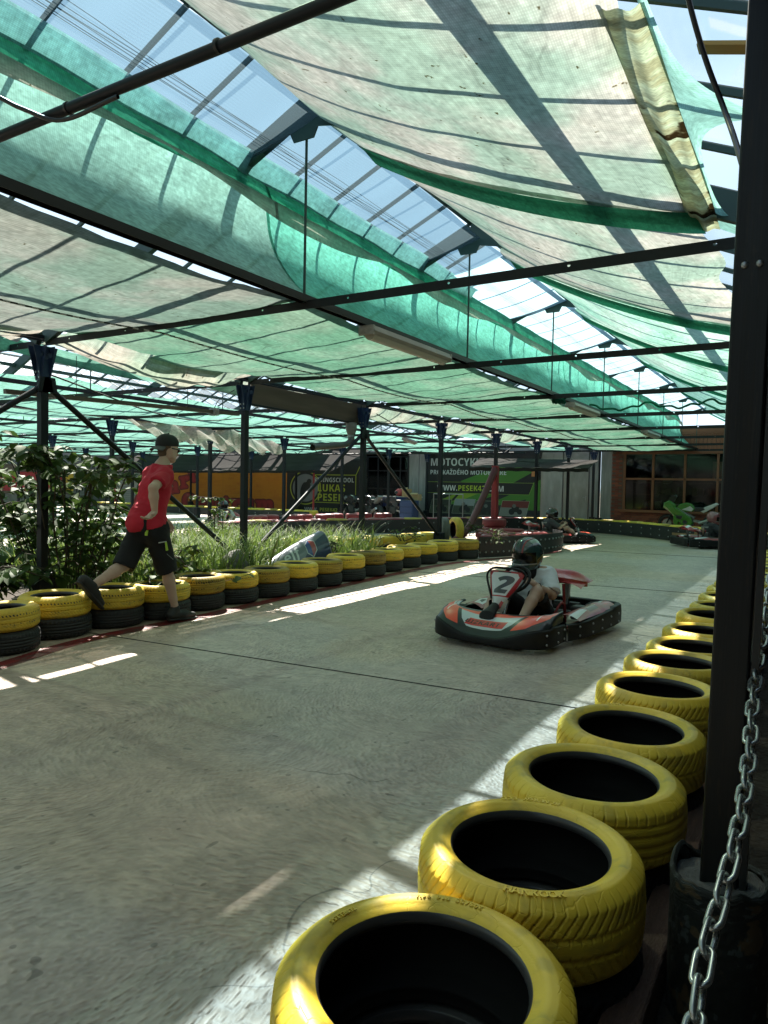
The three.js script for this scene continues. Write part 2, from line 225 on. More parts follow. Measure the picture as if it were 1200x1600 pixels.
{ // glazing: bars and panes on both slopes
  const nP = 60, z0 = Z1 - 4 * S, dz = 0.63, paneMat = M.glass;
  const slopePt = (b, s, t, Z, dh = 0) => P(ridgeX(b) + s * HALF * t, HR - (HR - EH) * t + dh, Z);
  for (let b = 0; b < 5; b++) for (const s of [-1, 1]) {
    const root = thing('glass_roof', `glazed ${s < 0 ? 'left' : 'right'} roof slope ${bayName[b]}`, 'glass roof');
    const near = b === 0, all = [], bars = [];
    for (let i = 0; i < nP; i++) {
      const za = z0 + i * dz + 0.012, zb = z0 + (i + 1) * dz - 0.012;
      if (za > 27.3) break;
      const g = grid((u, v) => slopePt(b, s, mix(0.012, 0.985, u), mix(za, zb, v), 0.045), 1, 1, 3.6, dz);
      if (near) part('pane', g, paneMat, root); else all.push(g);
      const bar = beam(slopePt(b, s, 0, zb + 0.012, 0.035), slopePt(b, s, 1, zb + 0.012, 0.035), 0.022, 0.035);
      if (near) part('glazing_bar', bar, M.frame, root); else bars.push(bar);
    }
    if (!near) { stuff(part('panes', merge(all), paneMat, root)); stuff(part('glazing_bars', merge(bars), M.frame, root)); }
    part('purlin', beam(slopePt(b, s, 0.63, -8, -0.02), slopePt(b, s, 0.63, 27.3, -0.02), 0.11, 0.05), M.frame, root);
    if (s < 0) part('ridge_bar', beam(slopePt(b, s, 0, -8, 0.055), slopePt(b, s, 0, 27.3, 0.055), 0.06, 0.045), M.frame, root);
  }
  const wires = thing('roof_wires', 'bundle of thin dark wires running along under the ridge', 'wires');
  for (let k = 0; k < 6; k++) part('wire', tube(Array.from({ length: 22 }, (_, i) => P(RX - 0.30 - 0.03 * k + 0.012 * Math.sin(i * 2.1 + k * 5), HR - 0.24 - 0.03 * Math.abs(Math.sin(i * Math.PI / 2 + k)), -3 + i * 1.4)), 0.003, 80, 4), M.rope, wires);
}
// ---------------------------------------------------------------- posts, braces, gutters
{
  const rowName = ['at the left edge of the near track', 'beyond the grass bed', 'beyond the far track', 'in the fourth row', 'in the leftmost row'];
  const mk = () => {
    const t = thing('roof_post', '', 'post', null, 0, 'steel posts carrying the roof gutters');
    part('column', rbx(0.085, 2.55, 0.085, 0.006, 0, 1.275, 0), M.steel, t);
    part('base_block', rbx(0.2, 0.42, 0.2, 0.02, 0, 0.21, 0), M.steel, t);
    const br = [[-0.05, 0], [0.05, 0], [0.14, 0.36], [-0.14, 0.36]], plate = a => at(extr(br, 0.008, 0, [[-0.075, 0.27, 0.028], [0.075, 0.27, 0.028]]), 0, 2.47, 0.048 * a);
    part('bracket', merge([plate(1), plate(-1), at(extr(br, 0.008, 0, [[0, 0.26, 0.035]]).rotateY(Math.PI / 2), 0.048, 2.47, 0), at(extr(br, 0.008, 0, [[0, 0.26, 0.035]]).rotateY(Math.PI / 2), -0.048, 2.47, 0)]), M.blue, t);
    const bl = []; for (const s of [-1, 1]) for (const y of [2.5, 2.56]) bl.push(cyl(0.012, 0.012, 0.014, s * 0.03, y, 0.06, 8, Math.PI / 2)); stuff(part('bolts', merge(bl), M.galv, t));
    return t;
  };
  const proto = mk(); let first = true;
  for (let r = 1; r <= 4; r++) for (let i = -1; i < 8; i++) {
    const X = -0.1 - r * PITCHX, Z = Z1 + i * S, lab = `steel post with blue bracket ${rowName[r - 1]}, ${i < 0 ? 'nearest the viewer' : ORD[i] + ' in view'}`;
    if (Z > 26.9) continue;
    if (first) { proto.position.copy(P(X, 0, Z)); proto.userData.label = lab; first = false; } else dup(proto, lab, P(X, 0, Z));
  }
  const GX = -0.1 - PITCHX, br = (Za, ha, Zb, hb, label, m = M.steel) => { const t = thing('diagonal_brace', label, 'brace', null, 0, 'diagonal braces between the posts'); part('strut', rod(P(GX, ha, Za), P(GX, hb, Zb), 0.032, 14), m, t); part('end_plate', at(extr([[-0.09, -0.07], [0.09, -0.07], [0.06, 0.09], [-0.06, 0.09]], 0.01).rotateY(Math.PI / 2), GX + 0.05, ha, -Za), M.steel, t); };
  br(Z1, 2.42, Z1 - S, 0.3, 'dark brace running down out of the picture from the leftmost post');
  br(Z1 + 0.05, 2.42, Z1 + S - 0.05, 0.3, 'dark brace crossing behind the runner, down to the second post');
  br(Z1 + 2 * S - 0.05, 2.35, Z1 + S + 0.05, 0.3, 'brace rising from the second post to the third, sunlit along its upper side');
  br(Z1 + 2 * S + 0.05, 2.35, Z1 + 3 * S - 0.05, 0.35, 'dark brace falling from the third post to the fourth');
  for (let b = 0; b < 6; b++) {
    const X = -0.1 - b * PITCHX; if (b === 1) { const e = thing('eave_rail', 'pair of thin steel rails along the tops of the near post row', 'rail'); for (const d of [-0.06, 0.06]) part('rail', beam(P(X + d, HT + 0.05, -8), P(X + d, HT + 0.05, 27.2), 0.02, 0.04), M.steel, e); continue; }
    const t = thing('gutter', `steel roof gutter channel on ${b === 0 ? 'the post line beside the viewer' : b < 5 ? 'the post row ' + rowName[b - 1] : 'the far left wall'}`, 'gutter');
    part('channel', merge([beam(P(X, HT + 0.02, -8), P(X, HT + 0.02, 27.2), 0.16, 0.012), beam(P(X - 0.083, HT + 0.08, -8), P(X - 0.083, HT + 0.08, 27.2), 0.006, 0.14), beam(P(X + 0.083, HT + 0.08, -8), P(X + 0.083, HT + 0.08, 27.2), 0.006, 0.14)]), M.steel, t);
  }
  for (let b = 0; b < 5; b++) {
    const t = thing('tie_beam', `dark steel channel running lengthwise below the ridge ${bayName[b]}`, 'beam');
    part('channel', merge([beam(P(ridgeX(b), HT + 0.075, -8), P(ridgeX(b), HT + 0.075, 27), 0.07, 0.012), beam(P(ridgeX(b) + 0.034, HT + 0.045, -8), P(ridgeX(b) + 0.034, HT + 0.045, 27), 0.006, 0.05), beam(P(ridgeX(b) - 0.034, HT + 0.045, -8), P(ridgeX(b) - 0.034, HT + 0.045, 27), 0.006, 0.05)]), M.steelTie, t);
  }
}
// ---------------------------------------------------------------- shade nets
function netPiece(name, label, fn, nu, nv, su, sv, m, cat = 'shade net') { return solo(name, grid(fn, nu, nv, su, sv), m, label, cat); }
const bump1 = (t) => Math.sin(Math.PI * clamp(t));
const bayT = Z => { const q = (Z - Z1) / S; return q - Math.floor(q); };
{
  const nearOrd = ['nearest', 'middle', 'farthest'];
  // bay 1, left half: level net lying on the ties, sagging between them
  [[-8, 4.66], [4.6, 17.24], [17.2, 27.1]].forEach(([a, c], k) => {
    netPiece('shade_net', `${nearOrd[k]} dusty grey green net lying level left of the lamp beam`, (u, v) => { const Z = mix(a, c, v), X = mix(Z < 4.3 ? -6.95 : Z < 5.8 ? -6.58 : Z < 7.0 ? -6.9 : -6.68, -3.66, u); const e = 0.05 * (1 - Math.abs(2 * u - 1)); return P(X + 0.02 * Math.sin(Z * 3), HT + 0.06 - (0.07 * bump1(bayT(Z)) + 0.05 * bump1(u)) * (0.6 + 0.7 * fbm(X * 1.5, Z * 1.2, 0, 3, 5)) + 0.03 * (fbm(X * 4, Z * 4, 0, 2, 8) - 0.5), Z); }, 40, Math.round((c - a) * 9), 3.2, c - a, k ? M.netGreyGreen : M.netGrey);
  });
  // black and white stitched seam running along that net
  const seam = thing('net_seam', 'black and white stitched seam cord along the level grey green net', 'seam cord');
  const ds = [[], []]; for (let i = 0; i < 330; i++) { const Z = 1.5 + i * 0.06, X = -5.25 - 0.012 * i * 0.06 + 0.03 * Math.sin(Z * 1.3), h = HT - 0.055 - 0.05 * bump1(bayT(Z)); ds[i % 2].push(beam(P(X - 0.012, h, Z), P(X + 0.012, h - 0.004, Z + 0.05), 0.016, 0.012)); }
  stuff(part('dark_stitches', merge(ds[0]), M.rope, seam)); stuff(part('pale_stitches', merge(ds[1]), M.white, seam));
  // bay 1, steep green net from the lamp beam up to the wire below the ridge
  [[-8, 4.9], [4.86, 13.5], [13.46, 27.1]].forEach(([a, c], k) => {
    const L = c - a;
    netPiece('shade_net', `${nearOrd[k]} bright green net rising from the lamp beam`, (u, v) => { const Z = mix(a, c, v); const s = 0.02 * bump1(bayT(Z)) ; return P(mix(-3.68, -4.235, u) - (0.14 + s) * bump1(u) - 0.04 * fbm(u * 5, Z * 2, 0, 3, 7) * bump1(u), mix(HT + 0.09, 4.0 - 0.04 * bump1(bayT(Z)), u) - 0.05 * bump1(u), Z); }, 22, Math.round(L * 8), 1.5, L, k ? M.netGreen2 : M.netGreen);
    netPiece('net_hem', `${nearOrd[k]} dark green doubled hem along the top of the green net`, (u, v) => { const Z = mix(a, c, v); return P(mix(-4.16, -4.27, u) + 0.01 * Math.sin(Z * 5), mix(3.87 - 0.02 * bump1(bayT(Z)), 4.13, u), Z); }, 3, Math.round(L * 6), 0.3, L, M.netBand, 'net hem');
    netPiece('net_fold', `${nearOrd[k]} greyish sagging fold under the dark green hem`, (u, v) => { const Z = mix(a, c, v), sg = bump1(bayT(Z + 1)); return P(-4.13 + 0.02 * u, 3.89 - u * (0.03 + 0.12 * sg * (0.5 + fbm(Z, 1, 0, 2, 4))), Z); }, 3, Math.round(L * 8), 0.2, L, M.film, 'net fold');
  });
  netPiece('net_layer', 'extra pale green strip of net above the hem near the viewer', (u, v) => { const Z = mix(-8, 9.2, v); return P(mix(-4.25, -4.125 + 0.02 * Math.sin(Z * 2.7), u), mix(4.03, 4.205, u), Z); }, 3, 60, 0.2, 17, M.netGreen, 'net strip');
  // fine see-through mesh closing the ridge gap over the near part, leaving a slit
  netPiece('fine_mesh', 'fine see-through bluish mesh under the ridge glass near the viewer', (u, v) => { const Z = mix(-8, 8.4, v); return P(mix(-4.30, -3.42 + 0.03 * Math.sin(Z * 2.2), u), mix(4.14, 4.33, u) - 0.03 * bump1(u), Z); }, 8, 80, 0.9, 18, M.netFine, 'mesh');
  netPiece('fine_mesh', 'paler denser mesh under the ridge glass over the far half of the track', (u, v) => { const Z = mix(8.38, 27, v); return P(mix(-4.30, -3.36 + 0.03 * Math.sin(Z * 2.2), u), mix(4.14, 4.33, u) - 0.03 * bump1(u), Z); }, 8, 80, 0.9, 18, M.netFine2, 'mesh');
  // bay 1, right slope: pale dusty nets hung in sheets from ridge to eave
  const sheets = [[-8, -1.6], [-1.66, 5.2], [5.1, 8.6], [8.5, 11.7], [11.6, 16.2], [16.1, 21.5], [21.4, 27.1]];
  sheets.forEach(([a, c], k) => {
    const L = c - a, m = k < 3 ? M.netPale : k < 5 ? M.netMid : M.netGreen;
    netPiece('shade_net', `pale dusty net under the right roof slope, ${k === 0 ? 'behind the viewer' : ORD[k - 1] + ' sheet in view'}`, (u, v) => {
      const w = bump1(v), t0 = 0.045 + 0.10 * w * (k % 2 ? 0.85 : 1) * smooth(0, 0.5, 1 - Math.abs(2 * v - 1)), t = mix(t0, 0.855 - 0.015 * Math.sin(v * 18), u);
      const Z = mix(a, c, v) - 0.5 * u + 0.02 * Math.sin(u * 9), X = RX + HALF * t;
      const sag = (0.10 + 0.13 * w) * Math.pow(bump1(u), 0.8) + 0.02;
      return P(X, HR - (HR - EH) * t - 0.09 - sag - 0.04 * (fbm(X * 2.2, Z * 1.3, 0, 3, 12 + k) - 0.5) - 0.05 * fbm(X * 0.8 + Z * 0.5, 3, 0, 2, k) * w, Z);
    }, 44, Math.max(26, Math.round(L * 8)), 3, L, m);
    netPiece('net_hem', `dark green overlapped seam after ${k === 0 ? 'the sheet behind the viewer' : 'the ' + ORD[k - 1] + ' pale sheet in view'}`, (u, v) => {
      const t = mix(0.07, 0.86, u), Z = c - 0.5 * u - 0.16 + 0.24 * v, X = RX + HALF * t; return P(X, HR - (HR - EH) * t - 0.14 - 0.12 * Math.pow(bump1(u), 0.8) - 0.05 * v, Z);
    }, 30, 3, 3, 0.3, M.netBand, 'net seam');
  });
  // stained, stretched edge of the near pale sheet with peaks tied to the gutter
  netPiece('net_edge', 'brown stained folded strip along the right edge of the near pale net', (u, v) => { const Z = mix(2.5, 4.75, v), X = mix(-0.74, -0.55, u); return P(X, slopeH(X, 0) - 0.115 - 0.035 * bump1(u) - 0.03 * Math.pow(v, 6) + 0.008 * Math.sin(u * 14 + v * 9), Z); }, 14, 60, 0.3, 2.2, M.netEdge, 'net edge');
  netPiece('net_fringe', 'turquoise stretched fringe drawn to points towards the foreground post', (u, v) => { const Z = mix(2.4, 4.9, v), pk = Math.max(Math.exp(-Math.abs(Z - 3.22) / 0.16), Math.exp(-Math.abs(Z - 4.86) / 0.14)), X = -0.57 + u * (0.03 + 0.34 * pk); return P(X, slopeH(X, 0) - 0.105 - 0.01 * bump1(u), Z); }, 8, 120, 0.4, 2.5, M.netGreen, 'net fringe');
  // the bays further left carry the same nets
  for (let b = 1; b < 5; b++) {
    const x0 = ridgeX(b) - RX;
    netPiece('shade_net', `level green net left of the ridge ${bayName[b]}`, (u, v) => { const Z = mix(-4, 26.9, v), X = mix(-6.7, -4.3 + 0.2 * Math.sin(Z * 0.9 + b), u); return P(x0 + X, HT + 0.07 - 0.10 * bump1(bayT(Z)) - 0.05 * bump1(u) + 0.25 * Math.pow(u, 3), Z); }, 14, 150, 2.8, 31, M.netFar);
    netPiece('shade_net', `green net under the right slope ${bayName[b]}`, (u, v) => { const Z = mix(-4, 26.9, v), t = mix((b === 1 ? 0.34 + 0.44 * smooth(3.4, 4.4, Z) * smooth(14, 12, Z) : 0.34) + 0.08 * Math.sin(Z * 1.1 + b * 2), 0.84, u); return P(x0 + RX + HALF * t, mix(HR - (HR - EH) * t - 0.15, HT + 0.1, 0.75) - 0.16 * bump1(u) - 0.08 * bump1(bayT(Z)), Z); }, 14, 150, 3, 31, M.netFar);
  }
  // torn plastic film hanging along the gutter of the left post row
  [['whitish torn film sagging from the gutter left of the leftmost post', 1.5, 4.5, 0.20], ['long grey film swagged between the first and second posts', 4.7, 7.7, 0.30], ['crumpled film behind the metal gutter box', 7.9, 10.8, 0.12], ['pale film swagged between the third and fourth posts', 11.0, 14.0, 0.26], ['pale film swagged between the fourth and fifth posts', 14.2, 17.1, 0.26], ['pale film swagged past the red post', 17.3, 20.3, 0.22], ['pale film swagged near the back wall', 20.5, 23.6, 0.22]].forEach(([label, a, c, d], k) => {
    netPiece('plastic_film', label, (u, v) => { const Z = mix(a, c, v), s = d * bump1(v) * (0.75 + 0.5 * fbm(v * 5, k, 0, 2, 7)); return P((k > 2 ? -0.5 : k === 2 ? -0.75 : 0.06) + mix(-6.8, -7.4, u) + 0.03 * Math.sin(v * 17 + k), HT + 0.03 - s * Math.sin(Math.PI * Math.pow(u, 0.7)) + 0.10 * (1 - u) - 0.02 * Math.sin(u * 9 + v * 30), Z); }, 14, 50, 0.5, 3, M.film, 'plastic film');
  });
  [['crumpled white film hanging over the dark awning behind the runner', -17.2, 17.6, 4.5], ['white film hanging left of the yellow banner posts', -14.4, 13, 3.6]].forEach(([label, X, Z, L], k) => netPiece('plastic_film', label, (u, v) => P(X + mix(0, 1.0, u) + 0.10 * Math.sin(v * 21), mix(3.05, 2.55, u) - 0.12 * bump1(v) * u + 0.07 * Math.sin(v * 33 + k), Z + L * (v - 0.5)), 10, 60, 1.2, L, M.film, 'plastic film'));
}
// dark shed roof over the aisle where the viewer stands, and the outer walls of the hall
struct('shed_roof', merge([metreUV(bx(7.4, 0.05, 38, 3.75, 3.05, -9.0))]), M.darkRoof);
struct('side_wall', metreUV(bx(0.12, 3.1, 38, 7.0, 1.5, -9)), mat(0.06, 0.06, 0.055, 0.9, { map: T.blotch }));
struct('rear_wall', metreUV(bx(46, 3.2, 0.15, -15.5, 1.6, 9.6)), mat(0.06, 0.058, 0.055, 0.9, { map: T.blotch }));
struct('left_wall', metreUV(bx(0.15, 3.0, 38, -36.2, 1.5, -9)), mat(0.25, 0.25, 0.23, 0.9, { map: T.blotch }));
// ---------------------------------------------------------------- back wall at Z = 27: brick hall, white panels, shop front, banners
const WZ = 27;
const onWall = (g, x, y, d = 0) => { g.translate(x, y, -WZ + d); return g; };
{
  const brickM = [mat(0.22, 0.062, 0.04, 0.85), mat(0.18, 0.052, 0.034, 0.85), mat(0.26, 0.08, 0.048, 0.85), mat(0.15, 0.046, 0.034, 0.85)];
  const hall = thing('brick_hall', 'red brick building with a wide brown framed window behind the green motorbike', 'building');
  const X0 = -6.5, X1 = 7, wx0 = -6.05, wx1 = 2.2, wy0 = 0.72, wy1 = 2.78;
  part('mortar_wall', merge([onWall(bx(X1 - X0, 0.66, 0.2, (X0 + X1) / 2, 0.33, 0), 0, 0, -0.12), onWall(bx(wx0 - X0, 2.6, 0.2, (X0 + wx0) / 2, 1.9, 0), 0, 0, -0.12), onWall(bx(X1 - wx1, 2.6, 0.2, (X1 + wx1) / 2, 1.9, 0), 0, 0, -0.12)]), mat(0.12, 0.085, 0.07, 0.95), hall);
  const bs = [[], [], [], []], bw = 0.24, bh = 0.064, single = [];
  for (let c = 0; c < 42; c++) for (let i = 0; i < 58; i++) {
    const x = X0 + (i + (c % 2 ? 0.5 : 0)) * (bw + 0.01) + bw / 2, y = c * (bh + 0.011) + bh / 2;
    if (y > 0.66 && x + bw / 2 > wx0 && x - bw / 2 < wx1) continue; if (x > X1 - 0.1 || y > 3.1) continue;
    const k = Math.floor(hash2(i, c, 5) * 4), g = onWall(bx(bw, bh, 0.03, 0, 0, 0), x, y, -0.008 + 0.006 * hash2(i, c, 8));
    if (x < -2.4 && y < 0.66 && single.length < 150) single.push([g, k]); else bs[k].push(g);
  }
  for (const [g, k] of single) part('brick', g, brickM[k], hall);
  bs.forEach((b, k) => stuff(part('bricks', merge(b), brickM[k], hall)));
  const board = mat(0.30, 0.10, 0.05, 0.7, { map: T.blotch });
  for (let i = 0; i < 96; i++) { const x = X0 + i * 0.14 + 0.07; if (x > X1) break; part('fascia_board', onWall(bx(0.128, 0.60, 0.03, 0, 0, 0), x, 3.16, 0.012 + 0.006 * hash2(i, 3)), board, hall); }
  part('parapet', onWall(bx(X1 - X0, 0.2, 0.3, (X0 + X1) / 2, 3.56, -0.1), 0, 0, 0), board, hall);
  const wood = mat(0.27, 0.10, 0.045, 0.55, { map: T.blotch }), win = thing('shop_window', 'wide window of many panes in brown wooden frames in the brick building', 'window');
  const cols = [wx0, -5.05, -3.98, -2.92, -1.86, -0.8, 0.26, 1.3, wx1], rows = [wy0, 1.86, wy1];
  part('head_rail', onWall(bx(wx1 - wx0 + 0.2, 0.10, 0.12, (wx0 + wx1) / 2, wy1 + 0.03, 0), 0, 0, -0.02), wood, win); part('sill', onWall(bx(wx1 - wx0 + 0.2, 0.09, 0.2, (wx0 + wx1) / 2, wy0 - 0.03, 0), 0, 0, 0.02), wood, win);
  part('middle_rail', onWall(bx(wx1 - wx0, 0.07, 0.09, (wx0 + wx1) / 2, rows[1], 0), 0, 0, -0.02), wood, win);
  for (const x of cols) part('mullion', onWall(bx(0.075, wy1 - wy0, 0.1, x, (wy0 + wy1) / 2, 0), 0, 0, -0.025), wood, win);
  const gl = mat(0.55, 0.6, 0.58, 0.06, { transmission: 1, thickness: 0, ior: 1.5 });
  for (let i = 0; i < cols.length - 1; i++) for (let j = 0; j < 2; j++) part('pane', onWall(bx(cols[i + 1] - cols[i] - 0.07, rows[j + 1] - rows[j] - 0.06, 0.006, (cols[i] + cols[i + 1]) / 2, (rows[j] + rows[j + 1]) / 2, 0), 0, 0, -0.05), gl, win);
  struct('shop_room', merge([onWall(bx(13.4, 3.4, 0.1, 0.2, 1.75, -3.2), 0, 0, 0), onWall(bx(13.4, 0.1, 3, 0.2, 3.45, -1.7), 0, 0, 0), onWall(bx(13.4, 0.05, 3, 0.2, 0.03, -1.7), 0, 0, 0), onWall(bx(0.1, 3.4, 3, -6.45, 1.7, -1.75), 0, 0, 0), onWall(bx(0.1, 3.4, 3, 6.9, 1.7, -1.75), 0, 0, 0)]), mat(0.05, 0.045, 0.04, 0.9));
  solo('wall_poster', onWall(bx(0.75, 0.7, 0.02, -2.9, 2.2, -1.6), 0, 0, 0), mat(0.62, 0.22, 0.15, 0.8), 'salmon pink board standing inside behind the brown framed window', 'board');
  const ck = thing('display_rack', 'dark rack of goods standing inside behind the window, left of the motorbike', 'rack'); const ckc = [mat(0.08, 0.1, 0.14, 0.6), mat(0.12, 0.08, 0.05, 0.6), mat(0.2, 0.2, 0.19, 0.6)];
  part('shelf', merge([0.8, 1.3, 1.75].map(y => onWall(bx(3.2, 0.03, 0.35, -4.3, y, -0.9), 0, 0, 0))), ckc[1], ck);
  const items = [[], [], []]; for (let i = 0; i < 30; i++) items[i % 3].push(onWall(rbx(0.1 + 0.15 * hash2(i, 2), 0.1 + 0.25 * hash2(i, 1), 0.2, 0.03, -5.8 + 3.1 * hash2(i, 7), [0.9, 1.42, 1.87][i % 3], -0.9), 0, 0, 0)); items.forEach((g, k) => stuff(part('goods', merge(g), ckc[k], ck)));
}
{ // white wall panels with the plain door, left of the brick
  const white = mat(0.36, 0.36, 0.35, 0.75, { map: T.blotch, bumpMap: T.grain, bumpScale: 0.002 });
  const w = thing('panel_wall', 'pale grey wall of vertical panels holding a plain grey door', 'wall');
  for (const [a, b] of [[-9.3, -8.36], [-7.36, -6.95], [-6.93, -6.52]]) part('wall_panel', onWall(bx(b - a - 0.02, 2.95, 0.12, (a + b) / 2, 1.475, 0), 0, 0, -0.1), white, w);
  part('wall_panel', onWall(bx(1.0, 0.6, 0.12, -7.86, 2.75, 0), 0, 0, -0.1), white, w);
  const d = part('door', onWall(bx(0.97, 2.4, 0.06, -7.86, 1.21, 0), 0, 0, -0.075), mat(0.34, 0.33, 0.30, 0.6, { map: T.blotch }), w); part('handle', onWall(merge([bx(0.03, 0.16, 0.015, 0, 0, 0), rbx(0.12, 0.022, 0.03, 0.008, -0.04, 0.03, 0.03)]), -7.47, 1.1, -0.04), M.galv, d);
  part('joint_cover', merge([onWall(bx(0.03, 2.95, 0.02, -8.36, 1.475, 0), 0, 0, -0.03), onWall(bx(0.03, 2.95, 0.02, -7.36, 1.475, 0), 0, 0, -0.03)]), M.black, w);
  const w2 = thing('panel_wall', 'pale grey wall panels between the dark shop front and the web address banner', 'wall'); part('wall_panel', onWall(bx(0.62, 3.0, 0.12, -14.35, 1.5, 0), 0, 0, -0.1), white, w2); part('wall_panel', onWall(bx(0.5, 3.0, 0.12, -14.95, 1.5, 0), 0, 0, -0.1), white, w2);
  part('lintel', onWall(bx(10.8, 0.5, 0.14, -12.2, 3.15, 0), 0, 0, -0.12), white, w2);
  const p = thing('wall_post', 'slim dark post with a square foot before the pale wall by the brick corner', 'post'); part('column', onWall(bx(0.07, 2.9, 0.07, -6.86, 1.45, 0.4), 0, 0, 0), M.steel, p); part('base_block', onWall(bx(0.2, 0.4, 0.2, -6.86, 0.2, 0.4), 0, 0, 0), M.steel, p);
}
const F = (c, px, w = 'bold') => { c.font = `${w} ${px}px sans-serif`; };
{ // banner with the web address
  const t = canvasTex(1400, 760, (c, w, h) => {
    c.fillStyle = '#15181c'; c.fillRect(0, 0, w, h);
    const poly = (f, ...p) => { c.fillStyle = f; c.beginPath(); p.forEach((q, i) => i ? c.lineTo(q[0], q[1]) : c.moveTo(q[0], q[1])); c.closePath(); c.fill(); };
    poly('#4d8a2c', [430, 330], [1000, 120], [1400, 120], [1400, 640], [1180, 640], [1240, 520], [900, 600], [120, 600], [200, 540], [700, 400]);
    poly('#15181c', [1100, 330], [1400, 170], [1400, 300], [1230, 370], [1000, 390]); poly('#15181c', [640, 560], [1000, 440], [1120, 440], [760, 600], [600, 600]);
    poly('#93b02c', [120, 580], [420, 452], [700, 452], [430, 560]); poly('#15181c', [310, 560], [420, 450], [450, 450], [350, 560]);
    poly('#101113', [0, 340], [1320, 340], [1270, 470], [0, 470]); c.strokeStyle = '#9fc04a'; c.lineWidth = 4; c.beginPath(); c.moveTo(0, 340); c.lineTo(1320, 340); c.lineTo(1270, 470); c.lineTo(0, 470); c.stroke();
    c.fillStyle = '#d9dde0'; c.textBaseline = 'alphabetic'; F(c, 122); c.fillText('MOTOCYKLY', 30, 150); F(c, 74); c.fillText('PRO KAŽDÉHO MOTORKÁŘE', 30, 252);
    F(c, 88); c.fillStyle = '#e8e8e6'; c.fillText('WWW.', 130, 440); let x = 130 + c.measureText('WWW.').width; c.fillStyle = '#c2d336'; c.fillText('PESEK42', x, 440); x += c.measureText('PESEK42').width; c.fillStyle = '#e8e8e6'; c.fillText('.COM', x, 440);
    const photo = (x0, y0, ww, hh, a, b) => { c.save(); c.beginPath(); c.moveTo(x0 + 40, y0); c.lineTo(x0 + ww, y0); c.lineTo(x0 + ww - 40, y0 + hh); c.lineTo(x0, y0 + hh); c.closePath(); c.fillStyle = a; c.fill(); c.clip(); c.fillStyle = b; c.fillRect(x0, y0 + hh * 0.45, ww, hh); c.fillStyle = '#1a1c1e'; c.beginPath(); c.arc(x0 + ww * 0.42, y0 + hh * 0.72, 34, 0, 7); c.arc(x0 + ww * 0.68, y0 + hh * 0.72, 30, 0, 7); c.fill(); c.fillRect(x0 + ww * 0.42, y0 + hh * 0.38, ww * 0.24, 60); c.fillStyle = '#6f6f6a'; c.beginPath(); c.arc(x0 + ww * 0.5, y0 + hh * 0.34, 22, 0, 7); c.fill(); c.restore(); c.strokeStyle = '#b9c2b0'; c.lineWidth = 3; c.beginPath(); c.moveTo(x0 + 40, y0); c.lineTo(x0 + ww, y0); c.lineTo(x0 + ww - 40, y0 + hh); c.lineTo(x0, y0 + hh); c.closePath(); c.stroke(); };
    photo(30, 545, 300, 160, '#3b4036', '#59604e'); photo(330, 535, 300, 170, '#9aa3a6', '#4b5244'); photo(600, 550, 320, 170, '#23262a', '#31352f'); photo(920, 540, 360, 170, '#7d2f2c', '#8a8d86');
  });
  const b = thing('wall_banner', 'large dark and green banner with a white web address and motorbike photos', 'banner'); part('sheet', onWall(bx(5.0, 2.72, 0.02, -11.72, 1.5, 0), 0, 0, 0.02), mat(0.62, 0.62, 0.62, 0.6, { map: t }), b);
  part('tube_frame', merge([onWall(bx(5.06, 0.04, 0.03, -11.72, 2.88, 0), 0, 0, 0), onWall(bx(5.06, 0.04, 0.03, -11.72, 0.12, 0), 0, 0, 0)]), M.steel, b);
  const t2 = canvasTex(1024, 640, (c, w, h) => {
    c.fillStyle = '#15171a'; c.fillRect(0, 0, w, h); c.strokeStyle = '#c3c83a'; c.lineWidth = 9; c.strokeRect(330, 170, 560, 330); c.beginPath(); c.moveTo(890, 170); c.lineTo(960, 20); c.stroke();
    c.fillStyle = '#c3c83a'; c.beginPath(); c.arc(250, 330, 205, 0, 7); c.fill(); c.fillStyle = '#17191c'; c.beginPath(); c.arc(250, 330, 192, 0, 7); c.fill(); c.fillStyle = '#8b9094'; c.beginPath(); c.arc(250, 330, 168, 0, 7); c.fill();
    c.fillStyle = '#24272a'; c.beginPath(); c.ellipse(222, 350, 34, 90, 0.25, 0, 7); c.ellipse(270, 310, 46, 60, 0.5, 0, 7); c.fill(); c.beginPath(); c.arc(300, 250, 30, 0, 7); c.fill(); c.fillRect(190, 400, 60, 60);
    c.fillStyle = '#dcdedd'; F(c, 74); c.fillText('RIDINGSCHOOL', 360, 255, 510); c.fillStyle = '#c8cf3c'; F(c, 118); c.fillText('LUKAS', 405, 368, 450); c.fillText('PESEK', 405, 480, 450); c.fillStyle = '#cfd2cf'; F(c, 58); c.fillText('WWW.', 240, 606); c.fillStyle = '#c8cf3c'; c.fillText('PESEK42', 440, 606, 240); c.fillStyle = '#cfd2cf'; c.fillText('.COM', 690, 606); c.fillStyle = '#b4ae35'; c.beginPath(); c.moveTo(880, 640); c.lineTo(910, 510); c.lineTo(1024, 510); c.lineTo(1024, 640); c.fill();
  });
  const b2 = thing('wall_banner', 'black banner of a riding school with a round yellow rimmed emblem', 'banner'); part('sheet', onWall(bx(4.6, 2.5, 0.02, -19.6, 1.3, 0), 0, 0, 0.02), mat(0.62, 0.62, 0.62, 0.6, { map: t2 }), b2);
  part('tube_frame', onWall(bx(4.6, 0.05, 0.04, -19.6, 2.58, 0), 0, 0, 0), M.steel, b2);
